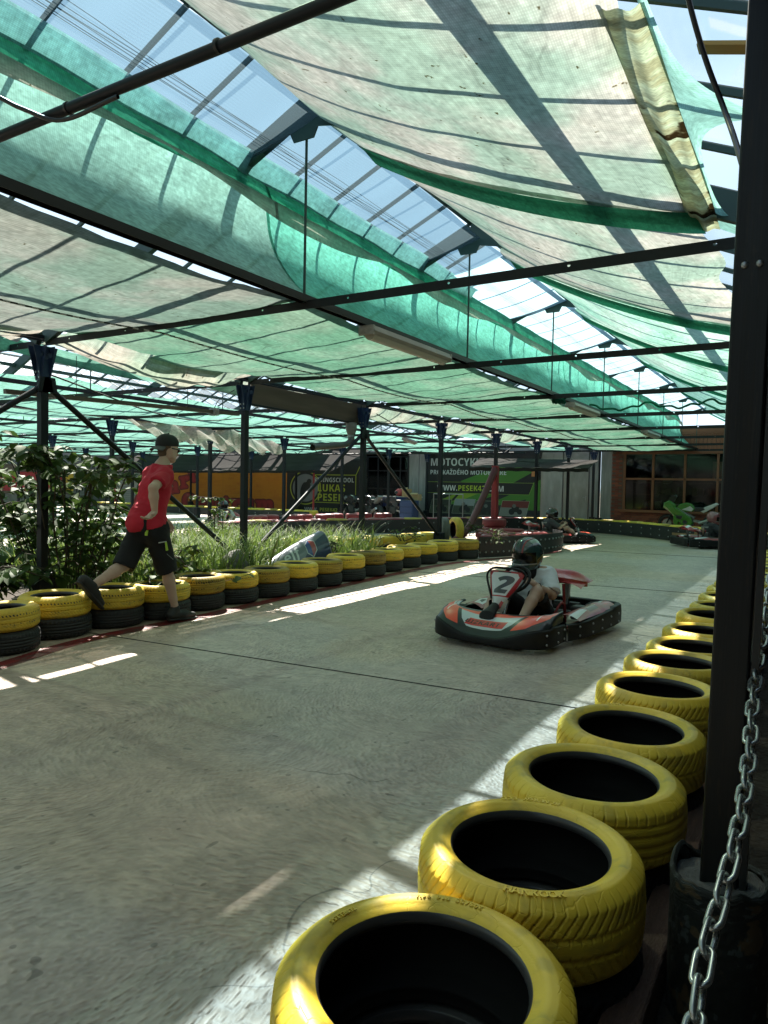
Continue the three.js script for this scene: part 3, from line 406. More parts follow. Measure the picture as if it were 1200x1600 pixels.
  const t3 = canvasTex(1600, 420, (c, w, h) => {
    c.fillStyle = '#c47c12'; c.fillRect(0, 0, w, h); for (let i = 0; i < 400; i++) { c.fillStyle = `rgba(${90 + 80 * hash2(i, 1)},50,10,0.05)`; c.fillRect(w * hash2(i, 2), h * hash2(i, 3), 90 * hash2(i, 4), 6 + 40 * hash2(i, 5)); }
    c.fillStyle = '#a86a10'; c.fillRect(72, 0, 5, h); c.fillRect(905, 0, 4, h);
    const L = (s, x, y, px, rot) => { c.save(); c.translate(x, y); c.rotate(rot); c.font = `bold ${px}px serif`; c.lineJoin = 'round'; c.strokeStyle = '#5a1216'; c.lineWidth = 46; c.strokeText(s, 0, 0); c.strokeStyle = '#8e1f22'; c.lineWidth = 26; c.strokeText(s, 0, 0); c.fillStyle = '#9b2427'; c.fillText(s, 0, 0); c.restore(); };
    L('K', 20, 270, 230, 0.16); L('a', 250, 250, 220, -0.12); L('r', 400, 190, 220, -0.14); L('t', 520, 120, 220, -0.2);
    L('C', 420, 405, 210, 0); L('e', 600, 402, 190, 0); L('n', 745, 404, 190, 0); L('t', 905, 404, 190, 0); L('r', 1010, 404, 190, 0); L('u', 1130, 404, 190, 0); L('m', 1280, 404, 190, 0);
  });
  const b3 = thing('wall_banner', 'long orange yellow banner with big red rounded lettering behind the far track', 'banner'); part('sheet', onWall(bx(9.7, 2.0, 0.02, -26.75, 1.0, 0), 0, 0, 0.02), mat(0.85, 0.85, 0.85, 0.65, { map: t3 }), b3); part('hem_rail', onWall(bx(9.7, 0.05, 0.05, -26.75, 2.03, 0), 0, 0, 0), mat(0.45, 0.42, 0.3, 0.7), b3);
}
{ // dark shop front with motorbikes, and the rest of the wall to the left
  const s = thing('shop_front', 'dark glazed shop front behind the parked motorbikes', 'shop front'), gl = mat(0.45, 0.5, 0.5, 0.07, { transmission: 1, thickness: 0, ior: 1.5 });
  part('plinth', onWall(bx(2.2, 0.35, 0.2, -16.25, 0.18, 0), 0, 0, -0.12), M.black, s); part('frame', merge([-17.3, -16.75, -16.2, -15.6, -15.2].map(x => onWall(bx(0.06, 2.5, 0.08, x, 1.5, 0), 0, 0, -0.05)).concat([0.36, 1.3, 2.1, 2.72].map(y => onWall(bx(2.1, 0.05, 0.078, -16.25, y, 0), 0, 0, -0.05)))), M.steel, s);
  for (const [a, b] of [[-17.27, -16.78], [-16.72, -16.23], [-16.17, -15.63], [-15.57, -15.23]]) for (const [y0, y1] of [[0.39, 1.27], [1.33, 2.07], [2.13, 2.69]]) part('pane', onWall(bx(b - a, y1 - y0, 0.008, (a + b) / 2, (y0 + y1) / 2, 0), 0, 0, -0.06), gl, s);
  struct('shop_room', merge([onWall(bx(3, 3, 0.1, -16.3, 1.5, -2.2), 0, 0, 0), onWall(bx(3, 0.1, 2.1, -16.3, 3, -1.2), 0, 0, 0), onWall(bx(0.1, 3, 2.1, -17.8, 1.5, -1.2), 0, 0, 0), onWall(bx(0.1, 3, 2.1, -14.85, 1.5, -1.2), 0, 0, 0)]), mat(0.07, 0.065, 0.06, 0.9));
  struct('back_wall', merge([metreUV(onWall(bx(19, 3.1, 0.2, -27.2, 1.55, 0), 0, 0, -0.14))]), mat(0.16, 0.155, 0.145, 0.85, { map: T.blotch }));
  // slatted shutter between red posts, far left
  const sh = thing('roller_shutter', 'pale slatted shutter between red posts, seen behind the shrub', 'shutter'); const sm = mat(0.36, 0.35, 0.32, 0.6, { map: T.blotch }), rm = mat(0.33, 0.03, 0.035, 0.5);
  for (let i = 0; i < 15; i++) part('slat', onWall(bx(2.0, 0.115, 0.04, -33.4, 0.15 + i * 0.125, 0), 0, 0, 0.02, 0), sm, sh); for (const x of [-32.3, -34.5]) part('side_post', onWall(bx(0.12, 2.0, 0.12, x, 1.0, 0.02), 0, 0, 0), rm, sh); part('strut', beam(P(-32.4, 0.1, WZ - 0.5), P(-31.9, 2.0, WZ - 0.1), 0.14, 0.08), rm, sh);
  const rc = thing('red_panel', 'dark red board wall with a yellow stripe at the far left behind the shrub', 'board'); part('board', at(bx(0.06, 1.0, 5), -35.9, 1.3, -22), mat(0.3, 0.025, 0.035, 0.6), rc); part('stripe', at(bx(0.07, 1.0, 0.6), -35.88, 1.3, -24.9), mat(0.5, 0.34, 0.04, 0.6), rc); part('grey_band', at(bx(0.1, 0.35, 6), -35.86, 2.0, -22), M.brownTin, rc);
}
{ // dark awnings
  const aw = mat(0.035, 0.032, 0.030, 1, { map: T.blotch, specularIntensity: 0.2 });
  const sheet = (name, label, a, b, c, d, legs, sagg) => { // corners: front left, front right, back right, back left
    const t = thing('awning', label, 'awning');
    part('cloth', grid((u, v) => { const f = a.clone().lerp(b, u), k = d.clone().lerp(c, u), q = f.lerp(k, v); q.y -= sagg * bump1(u) * bump1(v) + 0.015 * Math.sin(u * 40) * (1 - v); return q; }, 30, 10, 4, 2), aw, t);
    part('front_valance', grid((u, v) => { const q = a.clone().lerp(b, u); q.y -= v * 0.10 + 0.01 * Math.sin(u * 50); return q; }, 30, 2, 4, 0.2), aw, t);
    for (const [x, y, z] of legs) part('leg', rod(P(x, 0, z), P(x, y, z), 0.045, 10), mat(0.33, 0.03, 0.035, 0.5), t);
    return t;
  };
  sheet('a', 'long dark grey awning above the orange banner', P(-30.8, 1.92, 24), P(-17.1, 2.02, 24), P(-16.2, 2.98, 25.6), P(-31, 2.8, 25.6), [[-18.8, 2.2, 25], [-28, 2.0, 25]], 0.05);
  const lat = thing('lattice_girder', 'light lattice girder with zigzag web over the dark awnings', 'girder'); const lg = [];
  part('chord', merge([rod(P(-29, 3.12, 24.6), P(-9, 3.12, 24.6), 0.03, 6), rod(P(-29, 2.72, 24.6), P(-9, 2.72, 24.6), 0.03, 6)]), M.steel, lat); for (let i = 0; i < 33; i++) part('web_bar', rod(P(-29 + i * 0.6, i % 2 ? 3.1 : 2.74, 24.6), P(-28.4 + i * 0.6, i % 2 ? 2.74 : 3.1, 24.6), 0.018, 5), M.steel, lat);
  sheet('b', 'dark grey flat awning projecting beside the red post', P(-8.75, 2.02, 19.2), P(-5.55, 2.03, 20.3), P(-6.6, 2.48, 25.4), P(-10.6, 2.52, 24.2), [], 0.03);
}
// ---------------------------------------------------------------- tyres
const font = await new FontLoader().loadAsync('fonts/droid/droid_sans_bold.typeface.json');
T.crack = tex(2048, 512, (u, v) => {                    // hairline cracks and moulded ribs in old paint, u round the tyre, v over the section
  const x = u * 26, y = v * 9, a = fbm(u * 52, v * 18, 0, 3, 91) * 0.9; let d1 = 9, d2 = 9;
  const gx = Math.floor(x), gy = Math.floor(y);
  for (let j = -1; j <= 1; j++) for (let i = -1; i <= 1; i++) { const cx = gx + i, cy = gy + j, px = cx + hash2((cx + 26) % 26, cy, 1), py = cy + hash2((cx + 26) % 26, cy, 2), d = Math.hypot(x - px + (a - 0.45) * 0.7, y - py); if (d < d1) { d2 = d1; d1 = d; } else if (d < d2) d2 = d; }
  const crack = smooth(0.0, 0.055, d2 - d1), on = smooth(0.42, 0.62, fbm(u * 10, v * 4, 0, 3, 92));
  return (0.75 + 0.2 * vnoise(u * 300, v * 90, 0, 93)) * mix(1, crack, on);
}, false);
function paintTex(seed, wear, eg = 1) {                          // yellow paint; black rubber bared where the tread edges are worn
  return tex(1024, 256, (u, v) => {
    const f = fbm(u * 14, v * 4, 0, 4, seed), d = fbm(u * 90, v * 26, 0, 3, seed + 3), edge = Math.exp(-Math.pow((v - 0.36) / 0.045, 2)) + 0.6 * Math.exp(-Math.pow((v - 0.70) / 0.05, 2));
    const lug = smooth(0.1, 0.4, Math.sin(u * 2 * Math.PI * 70 + v * 20)), w = smooth(0.60, 0.70, d * 0.6 + 0.35 * eg * edge * lug + wear * f * 0.5 + 0.10 * eg * edge);
    const g = smooth(0.5, 0.8, fbm(u * 30, v * 8, 0, 4, seed + 7)) * 0.30;
    const c = [0.96 - 0.09 * f, 0.83 - 0.10 * f, 0.27 - 0.06 * f].map((x, k) => mix(x, [0.55, 0.49, 0.30][k], g)); return c.map((x, k) => mix(x, [0.12, 0.12, 0.11][k], w * 0.9));
  });
}
const yellowM = [0, 1, 2].map(k => mat([0.92, 0.80, 0.95][k], [0.92, 0.78, 0.95][k], [0.92, 0.9, 0.95][k], 0.5, { map: paintTex(100 + k * 11, [0, 0.06, 0.03][k], 0.35), bumpMap: T.crack, bumpScale: 0.0010 }));
const wornM = [0, 1].map(k => mat([0.92, 0.80][k], [0.90, 0.78][k], [0.92, 0.9][k], 0.55, { map: paintTex(200 + k * 11, [0.12, 0.25][k]), bumpMap: T.crack, bumpScale: 0.0012 }));
const dullM = [0, 1].map(k => mat([0.48, 0.34][k], [0.46, 0.32][k], [0.52, 0.40][k], 0.6, { map: paintTex(160 + k * 9, 0.45), bumpMap: T.crack, bumpScale: 0.002 }));
const redM = mat(0.30, 0.026, 0.034, 0.38, { map: T.blotch, bumpMap: T.crack, bumpScale: 0.0015 }), linerM = mat(0.007, 0.007, 0.0075, 0.75, { specularIntensity: 0.4 }), beadM = mat(0.05, 0.05, 0.052, 0.28);
const blackTyreM = mat(0.022, 0.023, 0.025, 0.6, { map: T.blotch, bumpMap: T.crack, bumpScale: 0.001 });
const zz = (x) => Math.abs(((x % 1) + 1) % 1 - 0.5) * 2;
const TREAD = [                                          // groove depth 0..1 for angle a (turns) and height y (0..1 across the tread)
  (a, y) => { const c = Math.abs(y - 0.5) * 2, l = zz(a * 66 + c * 2.2), r = smooth(0.06, 0.02, Math.abs(c - 0.30)); return Math.max(c > 0.22 ? smooth(0.80, 0.95, l) : 0, r); },
  (a, y) => Math.max(...[0.2, 0.4, 0.6, 0.8].map(q => smooth(0.030, 0.014, Math.abs(y - q))), (y > 0.86 || y < 0.14) ? smooth(0.82, 0.96, zz(a * 56)) : 0),
  (a, y) => Math.max(smooth(0.8, 0.95, zz(a * 52 + Math.abs(y - 0.5) * 4)), smooth(0.03, 0.015, Math.abs(y - 0.5))),
];
function tyreGeos(R, ri, W, kind, nA, dim = 0.007) {
  const prof = []; // outer skin, from the top bead over the tread to the bottom bead
  const pt = (r, y) => prof.push([r, y]);
  pt(ri + 0.002, W - 0.022); pt(ri + 0.004, W - 0.012); pt(ri + 0.018, W - 0.006); pt(ri + 0.022, W - 0.002); pt(ri + 0.030, W + 0.002); pt(R - 0.052, W + 0.004); pt(R - 0.046, W + 0.001); pt(R - 0.042, W + 0.003); pt(R - 0.036, W - 0.0005); pt(R - 0.024, W - 0.008); pt(R - 0.012, W - 0.020); 
  const n = 26; for (let i = 0; i <= n; i++) { const t = i / n, y = mix(W - 0.027, 0.027, t); prof.push([R - 0.006 + 0.006 * Math.sin(Math.PI * t), y, 1 - t]); }
  pt(R - 0.012, 0.02); pt(R - 0.03, 0.004); pt(ri + 0.03, -0.001); pt(ri + 0.004, 0.012); pt(ri + 0.002, 0.022);
  const g = grid((u, v) => {
    const f = v * (prof.length - 1), k = Math.min(prof.length - 2, Math.floor(f)), t = f - k, a = prof[k], b = prof[k + 1]; let r = mix(a[0], b[0], t), y = mix(a[1], b[1], t);
    const ty = a[2] === undefined || b[2] === undefined ? (y > W - 0.03 && r > R - 0.03 ? 1.02 : y < 0.03 && r > R - 0.03 ? -0.02 : null) : mix(a[2], b[2], t);
    if (ty !== null) r -= dim * TREAD[kind](u, clamp(ty)) * (ty > 1 || ty < 0 ? 0.4 : 1);
    return V3(Math.cos(u * 2 * Math.PI) * r, y, Math.sin(u * 2 * Math.PI) * r);
  }, nA, prof.length - 1, 1, 1);
  const lp = [[ri + 0.001, W - 0.021], [ri - 0.004, W - 0.034], [ri + 0.004, W - 0.042], [ri + 0.035, W - 0.05], [R - 0.045, W - 0.062], [R - 0.02, W * 0.5], [R - 0.045, 0.062], [ri + 0.035, 0.05], [ri + 0.002, 0.036], [ri - 0.003, 0.03], [ri + 0.001, 0.021], [ri - 0.003, 0.010], [ri - 0.002, 0.001]].map(p => new THREE.Vector2(p[0], p[1]));
  const liner = new THREE.LatheGeometry(lp.slice(2), 48), bead = new THREE.LatheGeometry([[ri + 0.0045, W - 0.0125], [ri + 0.0005, W - 0.016], [ri - 0.004, W - 0.028], [ri - 0.002, W - 0.036], [ri + 0.0045, W - 0.043]].map(p => new THREE.Vector2(p[0], p[1])), 64);
  return { g, liner, bead };
}
const TYK = [tyreGeos(0.307, 0.214, 0.222, 0, 900, 0.0055), tyreGeos(0.307, 0.214, 0.222, 1, 700, 0.0055), tyreGeos(0.307, 0.214, 0.222, 2, 700, 0.0055)];   // near row
const TYL = [tyreGeos(0.305, 0.195, 0.18, 0, 264, 0.009), tyreGeos(0.305, 0.195, 0.18, 1, 224, 0.009), tyreGeos(0.305, 0.195, 0.18, 2, 224, 0.009)]; // left row
const TYF = tyreGeos(0.31, 0.2, 0.2, 1, 40, 0.004);      // far away
function tyre(geos, m, label, group, X, h, Z, turn, tilt = 0, name = 'car_tyre') {
  const t = thing(name, label, 'tyre', P(X, h, Z), 0, group); t.rotation.set(tilt * Math.cos(turn), turn, tilt * Math.sin(turn));
  part('casing', geos.g, m, t); part('inner_liner', geos.liner, linerM, t); part('bead_ring', geos.bead, beadM, t); return t;
}
function rimText(str, r, mid, size, y, parent, m) {      // raised letters round the sidewall
  const gs = []; let a = -str.length * size * 0.82 / r / 2;
  for (const ch of str) { if (ch !== ' ') { const g = new TextGeometry(ch, { font, size, depth: 0.0022, curveSegments: 3 }); g.translate(-size * 0.4, -size / 2, 0); g.rotateX(-Math.PI / 2); g.translate(0, y, r); g.rotateY(mid + a); gs.push(g); } a += size * 0.82 / r; }
  part('raised_lettering', merge(gs), m, parent);
}
const YG = 'yellow tyres topping the right hand row', BG = 'black tyres under the right hand yellow row';
{ // right-hand row, from the viewer away
  const zs = [1.25]; while (zs.length < 24) zs.push(zs[zs.length - 1] + 0.621);
  zs.forEach((Z, i) => {
    const X = -0.645 + 0.02 * (hash2(i, 3) - 0.5) + (i > 16 ? (i - 16) ** 2 * 0.012 : 0), kind = [1, 0, 1, 2, 0, 1, 2][i % 7], k = i === 3 ? 0 : i % 3;
    const t = tyre(TYK[kind], yellowM[[0, 2, 0, 0, 2, 1, 0][i % 7]], `yellow painted tyre, ${ORD[i]} from the viewer in the right hand row`, YG, X, 0.222, Z, hash2(i, 9) * 6.28, 0.035 * (hash2(i, 5) - 0.5)); if (i > 1) t.scale.set(0.965 + 0.05 * hash2(i, 31), 0.92 + 0.12 * hash2(i, 32), 0.965 + 0.05 * hash2(i, 31));
    tyre(TYL[(i + 1) % 3], blackTyreM, `black tyre under the ${ORD[i]} yellow tyre of the right hand row`, BG, X + 0.02 * (hash2(i, 6) - 0.5), 0.012, Z + 0.01, hash2(i, 12) * 6, 0).scale.set(1.0, 1.14, 1.0);
    if (i === 1) { t.rotation.set(0, 0, 0); rimText('HANKOOK', 0.262, 0.42, 0.026, 0.2255, t, yellowM[2]); rimText('KINERGY ECO', 0.262, 3.5, 0.02, 0.2255, t, yellowM[2]); }
    if (i === 0) { t.rotation.set(0, 0, 0); rimText('LASSA', 0.262, 1.1, 0.026, 0.2255, t, yellowM[0]); rimText('205/55 R16 91V', 0.252, 3.4, 0.014, 0.2255, t, yellowM[0]); rimText('TUBELESS', 0.245, 4.5, 0.012, 0.2255, t, yellowM[0]); }
    if (i === 3) rimText('SAVA', 0.262, 3.9, 0.024, 0.2255, t, yellowM[0]);
  });
}
const L0 = 'yellow topped stacks along the left of the track';
{ // left row, from the left edge of the picture on
  const q = [[-5.45, 2.72], [-5.66, 3.36], [-5.86, 3.99], [-5.84, 4.6], [-5.80, 5.17], [-5.87, 5.77], [-5.87, 6.34], [-5.86, 6.93], [-5.88, 7.55], [-5.9, 8.16], [-5.94, 8.83], [-5.98, 9.5], [-6.07, 10.22], [-6.12, 10.92], [-6.15, 11.64], [-6.1, 12.4], [-5.95, 13.05]];
  const look = ['y', 'y', 'y', 'y', 'y', 'd', 'y', 'd', 'y', 'd', 'y', 'b', 'y', 'y', 'y', 'y', 'd'], words = { y: 'yellow painted', d: 'faded brownish yellow', b: 'dirty brown' };
  q.forEach(([X0, Z], i) => {
    const X = X0 - 0.08, c = look[i], m = c === 'y' ? wornM[i % 2] : c === 'd' ? dullM[0] : dullM[1], kind = [0, 0, 0, 0, 1, 1, 0, 2, 2, 1, 2, 1, 0, 1, 2, 0, 1][i];
    tyre(TYL[kind], m, `${words[c]} tyre topping the ${ORD[i]} stack from the left in the left row`, L0, X, 0.182, Z, hash2(i, 21) * 6.28, i === 1 ? 0.05 : 0.04 * (hash2(i, 22) - 0.5)).scale.set(0.97 + 0.06 * hash2(i, 33), 0.94 + 0.14 * hash2(i, 34), 0.97 + 0.06 * hash2(i, 33));
    tyre(TYL[1], blackTyreM, `black tyre under the ${ORD[i]} stack from the left in the left row`, 'black tyres under the left row', X + 0.02 * (hash2(i, 6) - 0.5), 0.004, Z, hash2(i, 23) * 6.28).scale.setScalar(i === 2 ? 1.06 : 1);
  });
  // second, inner row across the grass island
  const q2 = [[-8.75, 9.75], [-8.55, 10.4], [-8.3, 11.0], [-8.05, 11.6], [-7.8, 12.25], [-7.62, 12.9], [-7.5, 13.6], [-7.45, 14.3]];
  q2.forEach(([X, Z], i) => { tyre(TYL[i % 3], i === 0 ? dullM[0] : yellowM[(i + 1) % 3], `yellow tyre, ${ORD[i]} from the left in the inner row behind the grey cowling`, 'yellow tyres of the inner row', X, 0.2, Z, i); tyre(TYF, blackTyreM, `black tyre under the ${ORD[i]} yellow tyre of the inner row`, 'black tyres of the inner row', X, 0.002, Z, i * 2); });
  const up = tyre(TYL[1], mat(0.16, 0.155, 0.13, 0.6, { map: T.blotch }), 'worn grey tyre standing on edge at the end of the inner yellow row', null, -7.15, 0.43, 14.6, 0); up.rotation.set(Math.PI / 2, 0, 0.9);
  const up2 = tyre(TYL[2], yellowM[1], 'yellow tyre standing on edge next to the worn grey one', null, -7.05, 0.43, 15.0, 0); up2.rotation.set(Math.PI / 2, 0, 0.7);
}
{ // red tyres round the red post and along the island, and dull ones on the belts
  const RT = [[-6.0, 0.2, 14.6], [-5.75, 0.2, 15.1], [-5.45, 0.2, 15.6], [-6.35, 0.2, 15.2], [-6.7, 0.2, 15.9], [-6.3, 0.2, 16.4], [-5.75, 0.2, 16.4], [-7.5, 0.2, 15.7], [-7.9, 0.2, 16.3], [-8.2, 0.2, 17.0]];
  RT.forEach(([X, h, Z], i) => { tyre(TYF, redM, `dark red tyre, ${ORD[i]} of the loose pile at the foot of the red post`, 'red tyres piled by the red post', X, h + 0.02 * (i % 3), Z, i, 0.06 * (hash2(i, 4) - 0.5)); tyre(TYF, blackTyreM, `black tyre below the ${ORD[i]} dark red tyre of the pile`, 'black tyres below the red pile', X, 0.002, Z, i); });
  for (let k = 0; k < 3; k++) tyre(TYF, redM, `dark red tyre threaded on the red post, ${['lowest', 'middle', 'topmost'][k]} of three`, 'tyres threaded on the red post', -7.1, 0.42 + k * 0.2 - 0.4 * (k === 0 ? 1 : 0.98) + 0.0, 17.22, k);
  [[-8.2, 8.6], [-8.6, 9.2], [-8.9, 8.4], [-9.3, 9.0]].forEach(([X, Z], i) => tyre(TYF, i === 1 || i === 2 ? dullM[0] : redM, `${i === 1 || i === 2 ? 'pale worn' : 'faded red'} tyre, ${ORD[i]} of the low group left of the grey cowling`, 'tyres left of the grey cowling', X, 0.1, Z, i));
}
// ---------------------------------------------------------------- rubber belt barriers with tyres behind
function belt(name, label, pts, h, m) {
  const c = new THREE.CatmullRomCurve3(pts.map(p => P(p[0], 0, p[1]))), n = pts.length * 8, t = thing(name, label, 'barrier');
  const side = (o, nm) => part(nm, grid((u, v) => { const q = c.getPoint(u), d = c.getTangent(u), s = V3(-d.z, 0, d.x).normalize(), w = [[0, 0], [0.012, h * 0.5], [0, h], [-0.014, h], [-0.014, 0]][Math.round(v * 4)]; return q.addScaledVector(s, w[0] + o).add(V3(0, w[1] + 0.01, 0)); }, n, 4, 20, 1), m, t);
  side(0, 'belt'); const bolts = []; for (let i = 0; i < n; i += 2) { const q = c.getPoint(i / n), d = c.getTangent(i / n), s = V3(-d.z, 0, d.x).normalize(); for (const y of [0.12, h - 0.1]) bolts.push(at(new THREE.SphereGeometry(0.022, 6, 4), q.x + s.x * 0.014, y, q.z + s.z * 0.014)); }
  stuff(part('bolts', merge(bolts), M.galv, t)); return c;
}
const beltM = mat(0.026, 0.026, 0.026, 0.6, { map: T.blotch });
{
  const far = belt('belt_barrier', 'long black rubber belt barrier curving round the back of the track', [[-12.6, 13.3], [-12.1, 15.0], [-11.2, 17.6], [-10.2, 20.0], [-9.2, 22.0], [-7.9, 23.4], [-6.3, 23.7], [-4.6, 22.8], [-3.2, 21.4], [-1.6, 20.2], [0.4, 19.4]], 0.40, beltM);
  belt('belt_barrier', 'short black rubber belt barrier continuing the left tyre row below the red tyres', [[-5.75, 13.2], [-5.42, 13.9], [-5.15, 14.7], [-5.0, 15.6], [-5.1, 16.6], [-5.6, 17.4]], 0.42, beltM);
  belt('belt_barrier', 'dark belt barrier in front of the orange banner', [[-31, 22.5], [-26, 22.5], [-21, 22.6], [-17.5, 23]], 0.30, beltM);
  const n = 38; for (let i = 0; i < n; i++) { const u = (i + 0.4) / n, q = far.getPoint(u), d = far.getTangent(u), s = V3(-d.z, 0, d.x).normalize(), pos = q.addScaledVector(s, -0.36), left = u < 0.47;
    tyre(TYF, left ? (i % 4 === 2 ? dullM[0] : redM) : (i % 5 === 3 ? dullM[0] : yellowM[i % 3]), `${left ? (i % 4 === 2 ? 'pale' : 'dark red') : (i % 5 === 3 ? 'dull' : 'yellow')} tyre, ${i < 30 ? ORD[i] : (i + 1) + 'th'} from the left behind the long back belt`, 'tyres behind the long back belt', pos.x, 0.225 + 0.02 * hash2(i, 3), -pos.z, i, 0.05 * (hash2(i, 8) - 0.5)); }
  for (let i = 0; i < 9; i++) tyre(TYF, redM, `dark red tyre, ${ORD[i]} of the second line beyond the long back belt`, 'red tyres beyond the long back belt', -13.4 - 0.25 * (i % 2) + i * 0.14, 0.32, 15.2 + i * 0.62, i);
  for (let i = 0; i < 20; i++) tyre(TYF, i % 6 === 4 ? dullM[0] : yellowM[i % 3], `yellow tyre, ${ORD[i]} from the left below the orange banner`, 'yellow tyres below the orange banner', -30.6 + i * 0.68, 0.16, 22.95 + 0.02 * i, i);
  // direction arrows fixed to the belt
  const am = mat(0.42, 0.24, 0.12, 0.6, { map: T.blotch });
  [0.815, 0.865].forEach((u, i) => { const q = far.getPoint(u), d = far.getTangent(u), g = extr([[-0.62, -0.035], [0.25, -0.05], [0.25, -0.12], [0.62, 0], [0.25, 0.12], [0.25, 0.05], [-0.62, 0.035]], 0.012); g.rotateY(Math.atan2(-d.z, d.x)); const s = V3(-d.z, 0, d.x).normalize(); g.translate(q.x + s.x * 0.035, 0.22, q.z + s.z * 0.035); solo('direction_arrow', g, am, `orange arrow pointing right on the back belt, ${['left', 'right'][i]} one of the two`, 'arrow sign'); });
}
// ---------------------------------------------------------------- plants, grass, rock, cowling on the island
const LF = { transmission: 0.5, thickness: 0, specularIntensity: 0.25 }, leafM = [mat(0.060, 0.110, 0.026, 0.6, LF), mat(0.072, 0.125, 0.028, 0.6, LF), mat(0.082, 0.14, 0.028, 0.6, LF)];
const stemM = mat(0.05, 0.04, 0.025, 0.9), grassM = mat(0.21, 0.30, 0.055, 0.8, { transmission: 0.5, thickness: 0 });
function leafGeo(L, W) { // folded, pointed oval
  const p = [], ix = [], rows = [[0, 0], [0.2, 0.75], [0.42, 1], [0.7, 0.68], [1, 0]];
  rows.forEach(([t, w]) => { const d = -0.22 * t * t * L; p.push(-W * w / 2, 0.10 * W * w + d, t * L, 0, d, t * L, W * w / 2, 0.10 * W * w + d, t * L); });
  for (let k = 0; k < 4; k++) { const a = k * 3; ix.push(a, a + 1, a + 4, a, a + 4, a + 3, a + 1, a + 2, a + 5, a + 1, a + 5, a + 4); }
  const g = new THREE.BufferGeometry(); g.setAttribute('position', new THREE.Float32BufferAttribute(p, 3)); g.setAttribute('uv', new THREE.Float32BufferAttribute(new Float32Array(p.length / 3 * 2), 2)); g.setIndex(ix); g.computeVertexNormals(); return g;
}
function plant(name, label, base, seed, o) {
  const R = rng(seed), t = thing(name, label, o.cat || 'shrub', base), stems = [], lv = [], lg = leafGeo(o.leaf, o.leaf * 0.62);
  const put = (p, d) => { const q = new THREE.Object3D(); q.position.copy(p); const az = R() * 6.28, dir = V3(Math.cos(az), -0.1 - 0.6 * R(), Math.sin(az)).addScaledVector(d, 0.5).normalize(); q.lookAt(p.clone().add(dir)); q.rotateZ((R() - 0.5) * 1.2); q.scale.setScalar(0.65 + 0.6 * R()); q.updateMatrix(); lv.push(q.matrix.clone()); };
  for (let i = 0; i < o.stems; i++) {
    const a = R() * 6.28, rr = Math.sqrt(R()), H = o.h * (0.45 + 0.6 * R()), lean = o.spread * (0.25 + 0.75 * rr), b = V3(Math.cos(a) * o.spread * 0.35 * rr, 0, Math.sin(a) * o.spread * 0.35 * rr);
    const tip = b.clone().add(V3(Math.cos(a) * lean, H, Math.sin(a) * lean * 0.7)), mid = b.clone().lerp(tip, 0.5).add(V3((R() - 0.5) * 0.2, 0.12 * H, (R() - 0.5) * 0.2)), c = new THREE.CatmullRomCurve3([b, mid, tip, tip.clone().add(V3(Math.cos(a) * 0.2, -0.06, Math.sin(a) * 0.2))]);
    stems.push(new THREE.TubeGeometry(c, 8, 0.006 + 0.005 * R(), 5));
    for (let k = 0; k < o.twigs; k++) {
      const u = 0.22 + 0.76 * (k + R()) / o.twigs, p = c.getPoint(u), ta = R() * 6.28, L = 0.12 + 0.30 * R(), e = p.clone().add(V3(Math.cos(ta) * L, L * (0.35 - 0.5 * R()), Math.sin(ta) * L));
      stems.push(rod(p, e, 0.003, 4)); const n = o.per; for (let m = 0; m < n; m++) put(p.clone().lerp(e, (m + 0.4) / n).add(V3((R() - 0.5) * 0.03, (R() - 0.5) * 0.03, (R() - 0.5) * 0.03)), e.clone().sub(p).normalize());
    }
  }
  part('stems', merge(stems), stemM, t).userData.kind = 'stuff';
  const near = lv.map((m, i) => [m, i]).sort((x, y) => (y[0].elements[12] - y[0].elements[14]*-1 * 0 + y[0].elements[14]) - (x[0].elements[12] * 0 + x[0].elements[12] + x[0].elements[14]));
  const nParts = Math.min(o.parts || 0, lv.length), pick = near.slice(0, nParts), rest = near.slice(nParts);
  pick.forEach(([m, i]) => { const l = part('leaf', lg, o.mats[i % o.mats.length], t); l.applyMatrix4(m); });
  o.mats.forEach((m, k) => { const r = rest.filter((q) => q[1] % o.mats.length === k); if (!r.length) return; const im = new THREE.InstancedMesh(lg, m, r.length); r.forEach((q, j) => im.setMatrixAt(j, q[0])); im.name = 'leaves'; im.castShadow = im.receiveShadow = true; stuff(im); t.add(im); });
  return t;
}
plant('leafy_shrub', 'big dark leafy shrub growing behind the tyres between the leftmost post and the runner', P(-7.35, 0, 5.15), 11, { h: 1.75, spread: 0.95, stems: 30, twigs: 9, per: 6, leaf: 0.135, mats: [leafM[0], leafM[0], leafM[1]], parts: 260 });
plant('leafy_shrub', 'shrub reaching in with thin branches at the left edge of the picture', P(-8.9, 0, 4.75), 23, { h: 2.4, spread: 0.8, stems: 12, twigs: 8, per: 5, leaf: 0.15, mats: [leafM[0], leafM[1]], parts: 120 });
plant('leafy_shrub', 'sunlit yellow green bush low behind the leftmost post', P(-11.2, 0, 6.9), 37, { h: 1.2, spread: 1.2, stems: 26, twigs: 9, per: 5, leaf: 0.09, mats: [leafM[2], leafM[2], leafM[1]], parts: 0 });
plant('leafy_plant', 'low dark broad leaved plant at the foot of the leftmost post', P(-7.5, 0, 4.0), 41, { h: 0.6, spread: 0.7, stems: 16, twigs: 6, per: 3, leaf: 0.2, mats: [leafM[0], leafM[0]], parts: 90, cat: 'plant' });
plant('leafy_plant', 'bright green low plants under the runner behind the tyre stacks', P(-6.75, 0, 5.6), 43, { h: 0.7, spread: 0.7, stems: 18, twigs: 6, per: 4, leaf: 0.11, mats: [leafM[1], leafM[2]], parts: 60, cat: 'plant' });
